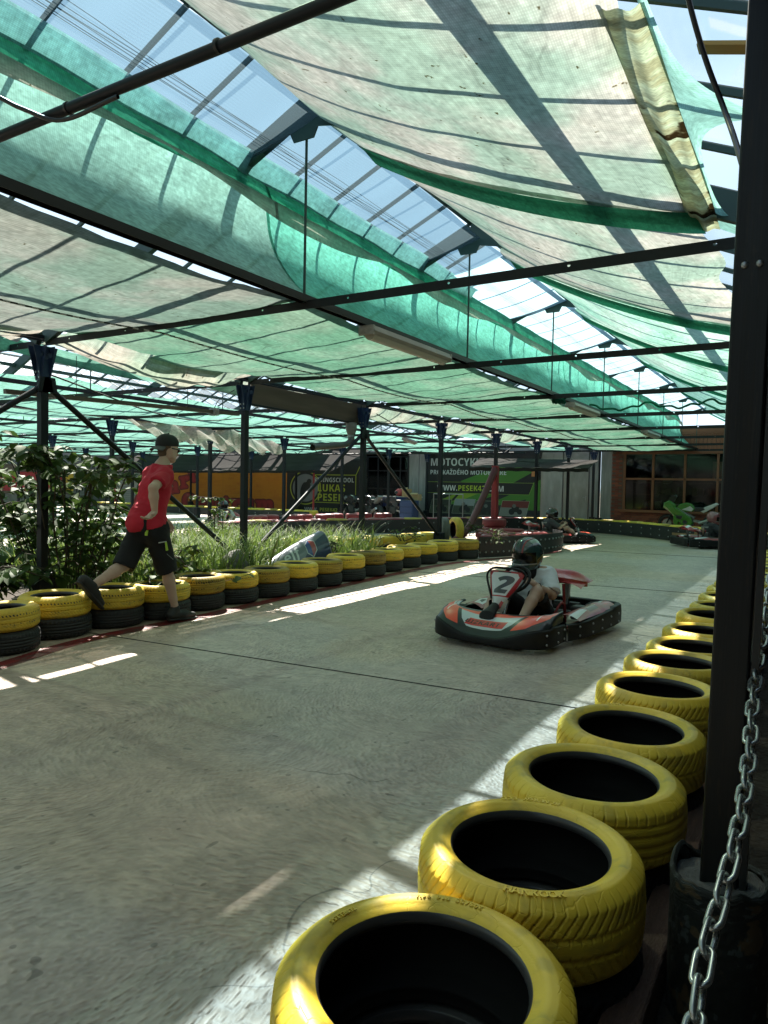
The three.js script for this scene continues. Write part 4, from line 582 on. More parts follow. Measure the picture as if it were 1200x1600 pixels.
plant('tall_weed', 'single tall pale weed standing in the grass by the second post', P(-8.9, 0, 9.2), 47, { h: 1.25, spread: 0.1, stems: 2, twigs: 16, per: 4, leaf: 0.09, mats: [leafM[2]], parts: 0, cat: 'weed' });
for (const [x, z, s, w] of [[-6.55, 9.2, 51, 'beside the grey cowling'], [-7.2, 12.6, 53, 'sprouting among the inner yellow tyres'], [-6.9, 15.2, 55, 'sprouting near the tyre on edge'], [-5.5, 13.2, 57, 'on the belt beside the last left stack']]) plant('small_weed', 'small green weed ' + w, P(x, 0.3, z), s, { h: 0.3, spread: 0.2, stems: 5, twigs: 4, per: 3, leaf: 0.07, mats: [leafM[2]], parts: 0, cat: 'weed' });
{ // grass: curved blades
  const blade = grid((u, v) => V3((u - 0.5) * 0.014 * (1 - v * v * 0.9), v - 0.25 * v * v * v, 0.42 * v * v), 1, 5), R = rng(77), N = 7500, mats = [grassM, mat(0.13, 0.21, 0.04, 0.8, { transmission: 0.5, thickness: 0 }), mat(0.26, 0.27, 0.09, 0.7, { transmission: 0.4, thickness: 0 })];
  const g = new THREE.Group(); g.name = 'grass'; g.userData = { label: 'tall sunlit grass on the island behind the tyre stacks and second post', category: 'grass', kind: 'stuff' }; scene.add(g);
  mats.forEach((m, k) => { const n = [N * 0.55, N * 0.33, N * 0.12][k] | 0, im = new THREE.InstancedMesh(blade, m, n), o = new THREE.Object3D();
    for (let i = 0; i < n; i++) { let X, Z, d; do { X = mix(-10.6, -6.35, R()); Z = mix(5.6, 10.4, R()); d = fbm(X * 1.3, Z * 1.3, 0, 3, 5); } while (d < 0.30 + 0.25 * R() || (X > -6.9 && Z > 7.6 && Z < 9.4)); o.position.copy(P(X, 0.02, Z)); o.rotation.set((R() - 0.5) * 0.5, R() * 6.28, (R() - 0.5) * 0.5); const h = (0.42 + 0.55 * R()) * (0.7 + 0.5 * d); o.scale.set(0.9 + R() * 0.8, h, h * (0.4 + 1.1 * R())); o.updateMatrix(); im.setMatrixAt(i, o.matrix); }
    im.name = 'blades'; im.castShadow = im.receiveShadow = true; stuff(im); g.add(im); });
}
{ const g = new THREE.IcosahedronGeometry(0.24, 5), p = g.attributes.position, v = V3(0, 0, 0); for (let i = 0; i < p.count; i++) { v.fromBufferAttribute(p, i); const d = v.clone().normalize(); let s = 1; for (let k = 0; k < 7; k++) { const a = hash2(k, 1, 7) * 6.28, b = hash2(k, 2, 7) * 2 - 1, n = V3(Math.cos(a) * Math.sqrt(1 - b * b), b, Math.sin(a) * Math.sqrt(1 - b * b)), c = d.dot(n); if (c > 0.3) s = Math.min(s, 0.68 / c); } v.multiplyScalar(s * (0.95 + 0.1 * fbm(d.x * 4 + 9, d.y * 4 + d.z * 3, 0, 3, 2))); p.setXYZ(i, v.x * 1.35, v.y * 1.2 + 0.16 + v.x * 0.5, v.z * 1.4); } g.computeVertexNormals(); const r = solo('rock', g, mat(0.15, 0.14, 0.13, 0.9, { bumpMap: T.grain, bumpScale: 0.01 }), 'grey angular rock lying in the grass in front of the second post', 'rock'); r.position.copy(P(-6.75, 0.05, 7.15)); }
{ // grey-blue racing cowling leaning among the grass
  const tx = canvasTex(1024, 512, (c, w, h) => {
    const gr = c.createLinearGradient(0, 0, 0, h); c.fillStyle = '#6f7680'; c.fillRect(0, 0, w, h); c.fillStyle = '#1d2a52'; c.beginPath(); c.moveTo(w, 190); c.bezierCurveTo(760, 210, 560, 330, 380, h); c.lineTo(w, h); c.fill(); c.fillStyle = '#4a535e'; c.fillRect(330, 0, 70, 200);
    c.fillStyle = '#d5d9dc'; F(c, 190); c.fillText('elf', 300, 330); c.fillStyle = '#d5d9dc'; F(c, 120); c.fillText('AUTO', 560, 480);
    const hex = (x, y, r, f) => { c.fillStyle = f; c.beginPath(); for (let i = 0; i < 6; i++) c.lineTo(x + r * Math.sin(i * Math.PI / 3), y - r * Math.cos(i * Math.PI / 3)); c.fill(); }; hex(730, 260, 92, '#c9ccd0'); hex(730, 260, 82, '#2a418c'); c.fillStyle = '#b23a3e'; c.beginPath(); c.moveTo(730, 178); c.lineTo(800, 220); c.lineTo(800, 300); c.lineTo(730, 342); c.fill(); c.strokeStyle = '#aeb4b8'; c.lineWidth = 10; c.beginPath(); c.arc(300, 440, 55, 0, 7); c.stroke(); c.fillStyle = '#14161a'; c.fillRect(800, 60, 110, 34);
    for (let i = 0; i < 120; i++) { c.fillStyle = `rgba(200,200,195,${0.10 * hash2(i, 5)})`; c.fillRect(w * hash2(i, 1), h * hash2(i, 2), 60 * hash2(i, 3), 3); }
  });
  const t = thing('race_cowling', 'grey and blue racing cowling with white lettering standing behind the left tyres', 'cowling', P(-6.62, 0, 8.4), 0);
  const top = u => mix(0.14, 0.70, Math.pow(u, 0.62)), f = o => (u, v) => { const H = top(u), a = v * 2.2 - 0.15, z = mix(-0.78, 0.66, u); return V3(0.26 * Math.cos(a) * (0.55 + 0.45 * u) - 0.05 + o * Math.cos(a), (H - 0.04) * Math.sin(clamp(a, -0.15, 2.05)) / 1 + 0.03 + o * Math.sin(a), -z); };
  const sh = grid(f(0), 40, 24); part('shell', sh, mat(0.85, 0.85, 0.85, 0.35, { map: tx, clearcoat: 0.4 }), t);
  part('inner_skin', grid(f(-0.012), 40, 24), mat(0.12, 0.11, 0.07, 0.8), t); part('rim', tube(Array.from({ length: 14 }, (_, i) => f(-0.006)(1, i / 13)), 0.011, 30, 6), mat(0.3, 0.3, 0.3, 0.5), t); part('front_rim', tube(Array.from({ length: 14 }, (_, i) => f(-0.006)(0, i / 13)), 0.011, 30, 6), mat(0.3, 0.3, 0.3, 0.5), t);
}
// ---------------------------------------------------------------- smooth bodies: distance fields meshed by surface nets
function surfaceNet(f, lo, hi, cell) {
  const nx = Math.ceil((hi.x - lo.x) / cell) + 1, ny = Math.ceil((hi.y - lo.y) / cell) + 1, nz = Math.ceil((hi.z - lo.z) / cell) + 1, F = new Float32Array(nx * ny * nz), id = (i, j, k) => (k * ny + j) * nx + i;
  for (let k = 0; k < nz; k++) for (let j = 0; j < ny; j++) for (let i = 0; i < nx; i++) F[id(i, j, k)] = f(lo.x + i * cell, lo.y + j * cell, lo.z + k * cell);
  const vi = new Int32Array(nx * ny * nz).fill(-1), pos = [], ix = [];
  for (let k = 0; k < nz - 1; k++) for (let j = 0; j < ny - 1; j++) for (let i = 0; i < nx - 1; i++) {
    let m = 0, sx = 0, sy = 0, sz = 0, n = 0; const c = []; for (let q = 0; q < 8; q++) { const v = F[id(i + (q & 1), j + ((q >> 1) & 1), k + (q >> 2))]; c.push(v); if (v < 0) m |= 1 << q; }
    if (m === 0 || m === 255) continue;
    for (let a = 0; a < 8; a++) for (const d of [1, 2, 4]) { const b = a | d; if (b === a || (c[a] < 0) === (c[b] < 0)) continue; const t = c[a] / (c[a] - c[b]); sx += (a & 1) + (d === 1 ? t : 0); sy += ((a >> 1) & 1) + (d === 2 ? t : 0); sz += (a >> 2) + (d === 4 ? t : 0); n++; }
    vi[id(i, j, k)] = pos.length / 3; pos.push(lo.x + (i + sx / n) * cell, lo.y + (j + sy / n) * cell, lo.z + (k + sz / n) * cell);
  }
  const quad = (a, b, c, d, flip) => { if (a < 0 || b < 0 || c < 0 || d < 0) return; flip ? ix.push(a, c, b, a, d, c) : ix.push(a, b, c, a, c, d); };
  for (let k = 1; k < nz - 1; k++) for (let j = 1; j < ny - 1; j++) for (let i = 1; i < nx - 1; i++) {
    const s = F[id(i, j, k)] < 0;
    if (s !== F[id(i + 1, j, k)] < 0) quad(vi[id(i, j - 1, k - 1)], vi[id(i, j, k - 1)], vi[id(i, j, k)], vi[id(i, j - 1, k)], !s);
    if (s !== F[id(i, j + 1, k)] < 0) quad(vi[id(i - 1, j, k - 1)], vi[id(i - 1, j, k)], vi[id(i, j, k)], vi[id(i, j, k - 1)], !s);
    if (s !== F[id(i, j, k + 1)] < 0) quad(vi[id(i - 1, j - 1, k)], vi[id(i, j - 1, k)], vi[id(i, j, k)], vi[id(i - 1, j, k)], !s);
  }
  const g = new THREE.BufferGeometry(); g.setAttribute('position', new THREE.Float32BufferAttribute(pos, 3)); g.setIndex(ix); g.setAttribute('uv', new THREE.Float32BufferAttribute(new Float32Array(pos.length / 3 * 2), 2));
  const nr = new Float32Array(pos.length), e = cell * 0.6;
  for (let q = 0; q < pos.length; q += 3) { const [x, y, z] = [pos[q], pos[q + 1], pos[q + 2]]; let a = f(x + e, y, z) - f(x - e, y, z), b = f(x, y + e, z) - f(x, y - e, z), c = f(x, y, z + e) - f(x, y, z - e); const L = Math.hypot(a, b, c) || 1; nr[q] = a / L; nr[q + 1] = b / L; nr[q + 2] = c / L; }
  g.setAttribute('normal', new THREE.BufferAttribute(nr, 3)); return g;
}
const bone = (a, b, ra, rb) => { const d = [b[0] - a[0], b[1] - a[1], b[2] - a[2]], L = d[0] * d[0] + d[1] * d[1] + d[2] * d[2] || 1e-9; return (x, y, z) => { const px = x - a[0], py = y - a[1], pz = z - a[2], t = clamp((px * d[0] + py * d[1] + pz * d[2]) / L); return Math.hypot(px - d[0] * t, py - d[1] * t, pz - d[2] * t) - mix(ra, rb, t); }; };
const join = (k, ...fs) => (x, y, z) => { let m = fs[0](x, y, z); for (let i = 1; i < fs.length; i++) { const b = fs[i](x, y, z), h = Math.max(k - Math.abs(m - b), 0) / k; m = Math.min(m, b) - h * h * k * 0.25; } return m; };
const cut = (f, n, d) => (x, y, z) => Math.max(f(x, y, z), n[0] * x + n[1] * y + n[2] * z - d);   // keep the side where n.p < d
const cutAt = (f, p, n) => cut(f, n, n[0] * p[0] + n[1] * p[1] + n[2] * p[2]);
const grow = (f, r) => (x, y, z) => f(x, y, z) - r;
const wrinkle = (f, amp, fr, s) => (x, y, z) => f(x, y, z) + amp * (Math.abs(fbm(x * fr + z * fr * 0.6 + s, y * fr * 1.3 - z * fr * 0.5 + 7, 0, 3, s) - 0.5) * 2 - 0.45);
const vec = (a, b, t) => [mix(a[0], b[0], t), mix(a[1], b[1], t), mix(a[2], b[2], t)];
const box3 = (pts, m) => { const lo = V3(1e9, 1e9, 1e9), hi = V3(-1e9, -1e9, -1e9); for (const p of pts) { lo.min(V3(p[0], p[1], p[2])); hi.max(V3(p[0], p[1], p[2])); } return [lo.subScalar(m), hi.addScalar(m)]; };
function headField(c, fwd, up) {                          // face forward along fwd; returns the field and a mapper from head axes to the body
  const f = V3(...fwd).normalize(), u = V3(...up).addScaledVector(f, -V3(...up).dot(f)).normalize(), r = f.clone().cross(u), mp = (x, y, z) => { const q = V3(...c).addScaledVector(r, x).addScaledVector(u, y).addScaledVector(f, z); return [q.x, q.y, q.z]; };
  const B = (a, b, ra, rb) => bone(mp(...a), mp(...b), ra, rb);
  const skull = join(0.05, B([0, 0.045, -0.025], [0, 0.05, 0.012], 0.088, 0.083), B([0, -0.01, 0.02], [0, -0.045, 0.03], 0.070, 0.058), B([0, -0.075, 0.045], [0, -0.088, 0.062], 0.043, 0.03), B([-0.045, -0.06, 0.0], [0.045, -0.06, 0.0], 0.04, 0.04));
  let h = join(0.018, skull, B([0, 0.012, 0.083], [0, -0.024, 0.114], 0.012, 0.018), B([-0.035, 0.022, 0.066], [0.035, 0.022, 0.066], 0.019, 0.019), B([-0.024, -0.052, 0.079], [0.024, -0.052, 0.079], 0.010, 0.010));
  h = join(0.008, h, B([0.079, 0.005, -0.012], [0.084, -0.03, -0.004], 0.017, 0.011), B([-0.079, 0.005, -0.012], [-0.084, -0.03, -0.004], 0.017, 0.011));
  const eye = (x, y, z) => Math.min(B([0.033, 0.004, 0.086], [0.034, 0.004, 0.086], 0.011, 0.011)(x, y, z), B([-0.033, 0.004, 0.086], [-0.034, 0.004, 0.086], 0.011, 0.011)(x, y, z));
  return { f: (x, y, z) => Math.max(h(x, y, z), -eye(x, y, z)), mp };
}
function handField(w, dir, palmN, curl, s = 1) {          // w wrist, dir towards the fingertips, palmN out of the palm; curl 0..1; s = which side the thumb leaves
  const d = V3(...dir).normalize(), n = V3(...palmN).addScaledVector(d, -V3(...palmN).dot(d)).normalize(), r = d.clone().cross(n).multiplyScalar(s), W = V3(...w), at3 = (a, b, c) => { const q = W.clone().addScaledVector(d, a).addScaledVector(r, b).addScaledVector(n, c); return [q.x, q.y, q.z]; };
  const fs = [bone(at3(0, 0, 0), at3(0.03, 0, 0), 0.026, 0.026), bone(at3(0.035, 0.02, 0), at3(0.085, 0.03, 0), 0.017, 0.013), bone(at3(0.035, -0.018, 0), at3(0.08, -0.03, 0), 0.017, 0.012), bone(at3(0.04, 0, 0), at3(0.088, 0, 0), 0.019, 0.014)];
  const palm = join(0.02, ...fs), fingers = [[0.031, 0.072, 0], [0.011, 0.081, 0.02], [-0.011, 0.075, 0.05], [-0.031, 0.060, 0.08]].map(([b, L, ex]) => { const c1 = curl * 0.9 + ex, c2 = c1 + curl * 1.2, c3 = c2 + curl * 0.8, p0 = [0.086, b, 0], st = (p, l, c) => [p[0] + l * Math.cos(c), p[1] * 1.03, p[2] + l * Math.sin(c)], p1 = st(p0, L * 0.45, c1), p2 = st(p1, L * 0.3, c2), p3 = st(p2, L * 0.25, c3); return join(0.006, bone(at3(...p0), at3(...p1), 0.0098, 0.0092), bone(at3(...p1), at3(...p2), 0.0092, 0.0085), bone(at3(...p2), at3(...p3), 0.0085, 0.0072)); });
  const thumb = join(0.01, bone(at3(0.02, 0.022, 0.008), at3(0.05, 0.05, 0.02), 0.015, 0.012), bone(at3(0.05, 0.05, 0.02), at3(0.085, 0.056, 0.022 + 0.03 * curl), 0.0115, 0.009));
  return { f: join(0.008, palm, ...fingers, thumb), pts: [at3(0, 0, 0), at3(0.18, 0.06, 0.02), at3(0.18, -0.06, 0.02), at3(0.05, 0, 0.12), at3(0.1, 0, -0.03)] };
}
const skinM = mat(0.50, 0.335, 0.26, 0.55), skinM2 = mat(0.44, 0.29, 0.22, 0.55), blackCloth = mat(0.007, 0.0075, 0.009, 0.9), shoeM = mat(0.014, 0.014, 0.015, 0.6), soleM = mat(0.03, 0.03, 0.03, 0.7);
{ // the runner: striding to the right along the tyre stacks, seen from his right side (x = right of track, z = -along)
  const t = thing('person', 'person in red shirt, black shorts and backward cap striding over the left tyres', 'person', P(-5.55, 0, 4.7));
  const Q = (x, h, z) => [x, h, -z], J = { pel: Q(0, 0.98, 0.0), waist: Q(0, 1.12, 0.02), chest: Q(0, 1.34, 0.10), neck: Q(0, 1.565, 0.185), head: Q(0.0, 1.735, 0.255), sR: Q(0.185, 1.475, 0.06), sL: Q(-0.185, 1.49, 0.21), eR: Q(0.31, 1.36, -0.19), wR: Q(0.31, 1.135, -0.17), eL: Q(-0.26, 1.24, 0.28), wL: Q(-0.20, 1.03, 0.41), hR: Q(0.085, 0.955, 0.03), hL: Q(-0.085, 0.955, 0.01), kR: Q(0.075, 0.565, 0.185), aR: Q(0.05, 0.14, 0.325), kL: Q(-0.075, 0.615, -0.20), aL: Q(-0.07, 0.455, -0.555) };
  const torso = join(0.06, bone(vec(J.sR, J.chest, 0.28), vec(J.hR, J.waist, 0.4), 0.074, 0.095), bone(vec(J.sL, J.chest, 0.28), vec(J.hL, J.waist, 0.4), 0.074, 0.095), bone(vec(J.sR, J.neck, 0.1), vec(J.neck, J.head, 0.05), 0.045, 0.05), bone(vec(J.sL, J.neck, 0.1), vec(J.neck, J.head, 0.05), 0.045, 0.05), bone(J.neck, J.chest, 0.06, 0.12), bone(J.chest, J.waist, 0.115, 0.105), bone(J.hL, J.hR, 0.115, 0.115));
  const upR = bone(J.sR, J.eR, 0.058, 0.043), upL = bone(J.sL, J.eL, 0.058, 0.043), loR = join(0.02, bone(J.eR, vec(J.eR, J.wR, 0.35), 0.041, 0.044), bone(vec(J.eR, J.wR, 0.35), J.wR, 0.044, 0.027)), loL = join(0.02, bone(J.eL, vec(J.eL, J.wL, 0.35), 0.041, 0.044), bone(vec(J.eL, J.wL, 0.35), J.wL, 0.044, 0.027));
  const thR = bone(J.hR, J.kR, 0.095, 0.062), thL = bone(J.hL, J.kL, 0.095, 0.062), calf = (k, a) => join(0.02, bone(k, vec(k, a, 0.3), 0.054, 0.060), bone(vec(k, a, 0.3), vec(k, a, 0.75), 0.060, 0.040), bone(vec(k, a, 0.75), a, 0.040, 0.037)), shR = calf(J.kR, J.aR), shL = calf(J.kL, J.aL);
  const neck = bone(vec(J.neck, J.head, -0.1), vec(J.neck, J.head, 0.55), 0.058, 0.055);
  const body = join(0.03, torso, join(0.02, upR, loR), join(0.02, upL, loL), join(0.02, thR, shR), join(0.02, thL, shL), neck);
  const hd = headField(J.head, Q(0.10, -0.12, 1), Q(0, 1, 0.16)), hR = handField(J.wR, Q(0.02, -0.55, -0.85), Q(0, 0.8, -0.55), 0.35, -1), hL = handField(J.wL, Q(0.1, -0.8, 0.5), Q(0.6, 0, -0.5), 0.4, 1);
  const bl = box3(Object.values(J), 0.14);
  const skin = [surfaceNet(body, bl[0], bl[1], 0.0125), surfaceNet(hd.f, ...box3([J.head], 0.16), 0.0045), surfaceNet(hR.f, ...box3(hR.pts, 0.02), 0.0035), surfaceNet(hL.f, ...box3(hL.pts, 0.02), 0.0035)];
  part('body', merge(skin), skinM, t);
  const slv = (s, e, u) => cutAt(grow(bone(s, vec(s, e, 0.75), 0.072, 0.066), 0.008), vec(s, e, u), [e[0] - s[0], e[1] - s[1], e[2] - s[2]]);
  let shirt = join(0.035, grow(torso, 0.016), slv(J.sR, J.eR, 0.62), slv(J.sL, J.eL, 0.62), bone(Q(0, 1.12, -0.02), Q(0, 1.02, -0.07), 0.125, 0.135));
  shirt = cutAt(shirt, Q(0, 1.02, 0.06), Q(0, -1, 0.36)); shirt = cutAt(shirt, vec(J.neck, J.head, 0.12), Q(0, 1, 0.05));
  part('shirt', surfaceNet(wrinkle(shirt, 0.019, 8, 3), ...box3([J.neck, J.sR, J.sL, J.eR, J.eL, Q(0, 0.98, -0.1)], 0.2), 0.011), mat(0.47, 0.014, 0.036, 0.85), t);
  const leg = (h, k, u) => cutAt(grow(bone(h, vec(h, k, 1.15), 0.105, 0.092), 0.008), vec(h, k, u), [k[0] - h[0], k[1] - h[1], k[2] - h[2]]);
  let shorts = join(0.04, grow(bone(J.hL, J.hR, 0.118, 0.118), 0.012), leg(J.hR, J.kR, 1.05), leg(J.hL, J.kL, 1.02), bone(J.pel, Q(0, 1.04, 0.01), 0.125, 0.12)); shorts = cutAt(shorts, Q(0, 1.07, 0), Q(0, 1, 0.2));
  const sp = part('shorts', surfaceNet(wrinkle(shorts, 0.016, 8, 6), ...box3([J.hL, J.hR, J.kR, J.kL, Q(0, 1.08, 0)], 0.17), 0.012), blackCloth, t);
  part('pocket_tag', bx(0.012, 0.095, 0.022, 0.192, 0.80, -0.075, 0, 0.25), mat(0.42, 0.62, 0.06, 0.7), sp); part('back_tag', bx(0.02, 0.05, 0.02, 0.135, 0.93, 0.115, 0, -0.2), mat(0.42, 0.62, 0.06, 0.7), sp); part('pocket_edge', rod(V3(0.196, 0.835, 0.02), V3(0.198, 0.842, -0.07), 0.005, 6), mat(0.5, 0.5, 0.5, 0.7), sp); part('seam_piping', rod(V3(0.192, 0.72, -0.085), V3(0.185, 0.66, -0.17), 0.0035, 6), mat(0.2, 0.21, 0.2, 0.7), sp);
  part('belt_pouch', rbx(0.07, 0.12, 0.06, 0.015, 0.10, 1.0, 0.115, 0.3), blackCloth, t);
  const shoe = (a, heel, toe, up) => { const u = V3(...up).normalize(), o = (p, k) => [p[0] + u.x * k, p[1] + u.y * k, p[2] + u.z * k]; let f = join(0.03, bone(o(heel, 0.045), o(vec(heel, toe, 0.55), 0.045), 0.042, 0.046), bone(o(vec(heel, toe, 0.5), 0.04), o(vec(heel, toe, 0.92), 0.03), 0.046, 0.032), bone(o(heel, 0.05), a, 0.042, 0.047)); f = cutAt(f, o(heel, 0.008), [-u.x, -u.y, -u.z]); f = cutAt(f, o(a, 0.035), vec([0, 0, 0], [u.x, u.y, u.z], 1)); return f; };
  const heR = Q(0.05, 0.035, 0.26), toR = Q(0.055, 0.012, 0.585), upRv = Q(0, 1, 0.07), heL = Q(-0.07, 0.485, -0.68), toL = Q(-0.07, 0.245, -0.46), upLv = Q(0, 0.68, 0.73);
  part('shoe', surfaceNet(shoe(J.aR, heR, toR, upRv), ...box3([J.aR, heR, toR], 0.09), 0.008), shoeM, t); part('shoe', surfaceNet(shoe(J.aL, heL, toL, upLv), ...box3([J.aL, heL, toL], 0.09), 0.008), shoeM, t);
  const sole = (h, o, u) => { const n = V3(...u).normalize().multiplyScalar(0.006), k = join(0.02, bone([h[0] + n.x, h[1] + n.y, h[2] + n.z], [o[0] + n.x, o[1] + n.y, o[2] + n.z], 0.040, 0.034), bone(vec(h, o, 0.5), vec(h, o, 0.85), 0.045, 0.042)), U = [n.x / 0.006, n.y / 0.006, n.z / 0.006]; return cutAt(cutAt(k, [h[0] + n.x * 1.6, h[1] + n.y * 1.6, h[2] + n.z * 1.6], U), [h[0] - n.x * 1.5, h[1] - n.y * 1.5, h[2] - n.z * 1.5], [-U[0], -U[1], -U[2]]); };
  part('shoe_sole', merge([surfaceNet(sole(heR, toR, upRv), ...box3([heR, toR], 0.07), 0.008), surfaceNet(sole(heL, toL, upLv), ...box3([heL, toL], 0.07), 0.008)]), soleM, t);
  const m = hd.mp, crown = join(0.02, bone(m(0, 0.062, -0.03), m(0, 0.066, 0.012), 0.099, 0.094), bone(m(0, 0.03, -0.06), m(0, 0.04, -0.04), 0.07, 0.07)), cap = cutAt(crown, m(0, 0.038, 0.02), hd.mp(0, -1, 0.13).map((v, i) => v - J.head[i]));
  const cp = part('cap', surfaceNet(cap, ...box3([J.head], 0.2), 0.006), mat(0.013, 0.014, 0.015, 0.8), t);
  const brim = grid((u, v) => { const a = (u - 0.5) * 2.0, r = mix(0.085, 0.165, v); const q = m(Math.sin(a) * Math.min(r, 0.11) * 0.95, 0.032 - 0.045 * v - 0.02 * Math.abs(u - 0.5), -0.03 - Math.cos(a) * r); return V3(...q); }, 14, 5); const brim2 = brim.clone(); brim2.translate(0, -0.006, 0); part('brim', merge([brim, brim2]), mat(0.10, 0.105, 0.11, 0.8), cp); part('cap_button', sph(0.009, ...m(0, 0.163, -0.01)), mat(0.013, 0.014, 0.015, 0.8), cp);
  const gl = part('sunglasses', merge([0.034, -0.034].map(x => { const p = m(x, 0.010, 0.098); return sph(0.028, p[0], p[1], p[2], 1.05, 0.8, 0.5, 14); }).concat([rod(V3(...m(0.060, 0.016, 0.094)), V3(...m(0.094, 0.012, -0.02)), 0.0065, 6), rod(V3(...m(-0.060, 0.016, 0.094)), V3(...m(-0.094, 0.012, -0.02)), 0.0065, 6), rod(V3(...m(0.015, 0.018, 0.1)), V3(...m(-0.015, 0.018, 0.1)), 0.004, 6)])), mat(0.008, 0.008, 0.009, 0.15), t);
  part('hair', surfaceNet(cutAt(cutAt(bone(m(0, 0.02, -0.035), m(0, -0.03, -0.045), 0.088, 0.058), m(0, 0.045, 0), m(0, 1, 0).map((v, i) => v - J.head[i])), m(0, 0, -0.012), m(0, 0, 1).map((v, i) => v - J.head[i])), ...box3([J.head], 0.15), 0.006), mat(0.10, 0.07, 0.045, 0.9), t);
}
// ---------------------------------------------------------------- karts and their drivers (kart axes: x left, y up, z forward)
const plasticM = mat(0.010, 0.010, 0.011, 0.55, { specularIntensity: 0.5 }), redPl = mat(0.36, 0.03, 0.035, 0.32, { clearcoat: 0.3 }), tubeM = mat(0.22, 0.02, 0.022, 0.35), chromeM = mat(0.35, 0.35, 0.36, 0.3, { metalness: 0.9 }), engM = mat(0.06, 0.06, 0.062, 0.5, { metalness: 0.4 }), seatM = mat(0.28, 0.27, 0.25, 0.5), tireM = mat(0.016, 0.016, 0.017, 0.7);
const noseTex = canvasTex(1024, 384, (c, w, h) => { // u across, v from front lip to back
  c.fillStyle = '#1c2426'; c.fillRect(0, 0, w, h); const S2 = (f, ...p) => { for (const m of [0, 1]) { c.fillStyle = f; c.beginPath(); p.forEach((q, i) => { const x = m ? w - q[0] : q[0]; i ? c.lineTo(x, q[1]) : c.moveTo(x, q[1]); }); c.closePath(); c.fill(); } };
  S2('#f0553a', [60, 60], [210, 40], [340, 90], [512, 60], [512, 150], [330, 190], [400, 330], [300, 345], [190, 250], [70, 170]); S2('#c9ced0', [90, 20], [215, 10], [225, 95], [120, 120]); S2('#c4ccd0', [330, 120], [512, 150], [512, 330], [420, 320], [360, 230]); S2('#1c2426', [310, 110], [335, 110], [400, 330], [375, 335]); S2('#f0553a', [430, 60], [512, 60], [512, 130], [470, 120]); S2('#f0efe8', [225, 20], [234, 20], [262, 240], [252, 245]);
  c.fillStyle = '#c92f2c'; c.beginPath(); c.moveTo(420, 215); c.lineTo(620, 215); c.lineTo(605, 300); c.lineTo(405, 300); c.fill(); c.fillStyle = '#2a1616'; c.save(); c.transform(1, 0, -0.15, 1, 40, 0); F(c, 62); c.fillText('BIZKART', 400, 280, 185); c.restore(); c.fillStyle = '#7a2422'; F(c, 40); c.fillText('KART', 118, 80);
});
const plateTex = canvasTex(512, 640, (c, w, h) => { c.fillStyle = '#b3262a'; c.fillRect(0, 0, w, h); c.fillStyle = '#d5d9db'; c.beginPath(); c.moveTo(70, 40); c.lineTo(430, 40); c.lineTo(470, 120); c.lineTo(410, 560); c.lineTo(60, 560); c.lineTo(30, 120); c.fill(); c.fillStyle = '#1b1c1f'; c.fillRect(150, 12, 190, 26); c.save(); c.transform(1, 0, -0.22, 1, 130, 0); c.font = 'bold 520px sans-serif'; c.fillStyle = '#45494f'; c.fillText('2', 72, 500, 330); c.lineWidth = 26; c.strokeStyle = '#45494f'; c.strokeText('2', 72, 500, 330); c.restore(); c.fillStyle = '#d5d9db'; c.fillRect(0, 590, w, 50); });
const podTex = canvasTex(512, 256, (c, w, h) => { c.fillStyle = '#9c2527'; c.fillRect(0, 0, w, h); const q = (f, ...p) => { c.fillStyle = f; c.beginPath(); p.forEach((a, i) => i ? c.lineTo(a[0], a[1]) : c.moveTo(a[0], a[1])); c.fill(); }; q('#c9cccd', [0, 150], [150, 120], [170, 180], [0, 230]); q('#d5d6d4', [350, 60], [470, 40], [490, 120], [400, 150], [360, 110]); q('#1b1b1d', [390, 80], [450, 70], [440, 110], [400, 120]); q('#5e1719', [170, 40], [330, 60], [300, 200], [180, 210]); c.fillStyle = '#caa37a'; F(c, 54); c.fillText('BIZKART', 175, 150, 150); });
const noseM = mat(0.95, 0.95, 0.95, 0.36, { map: noseTex, clearcoat: 0.25 }), plateM = mat(0.85, 0.85, 0.85, 0.34, { map: plateTex, clearcoat: 0.25 }), podM = mat(0.85, 0.85, 0.85, 0.36, { map: podTex, clearcoat: 0.25 });
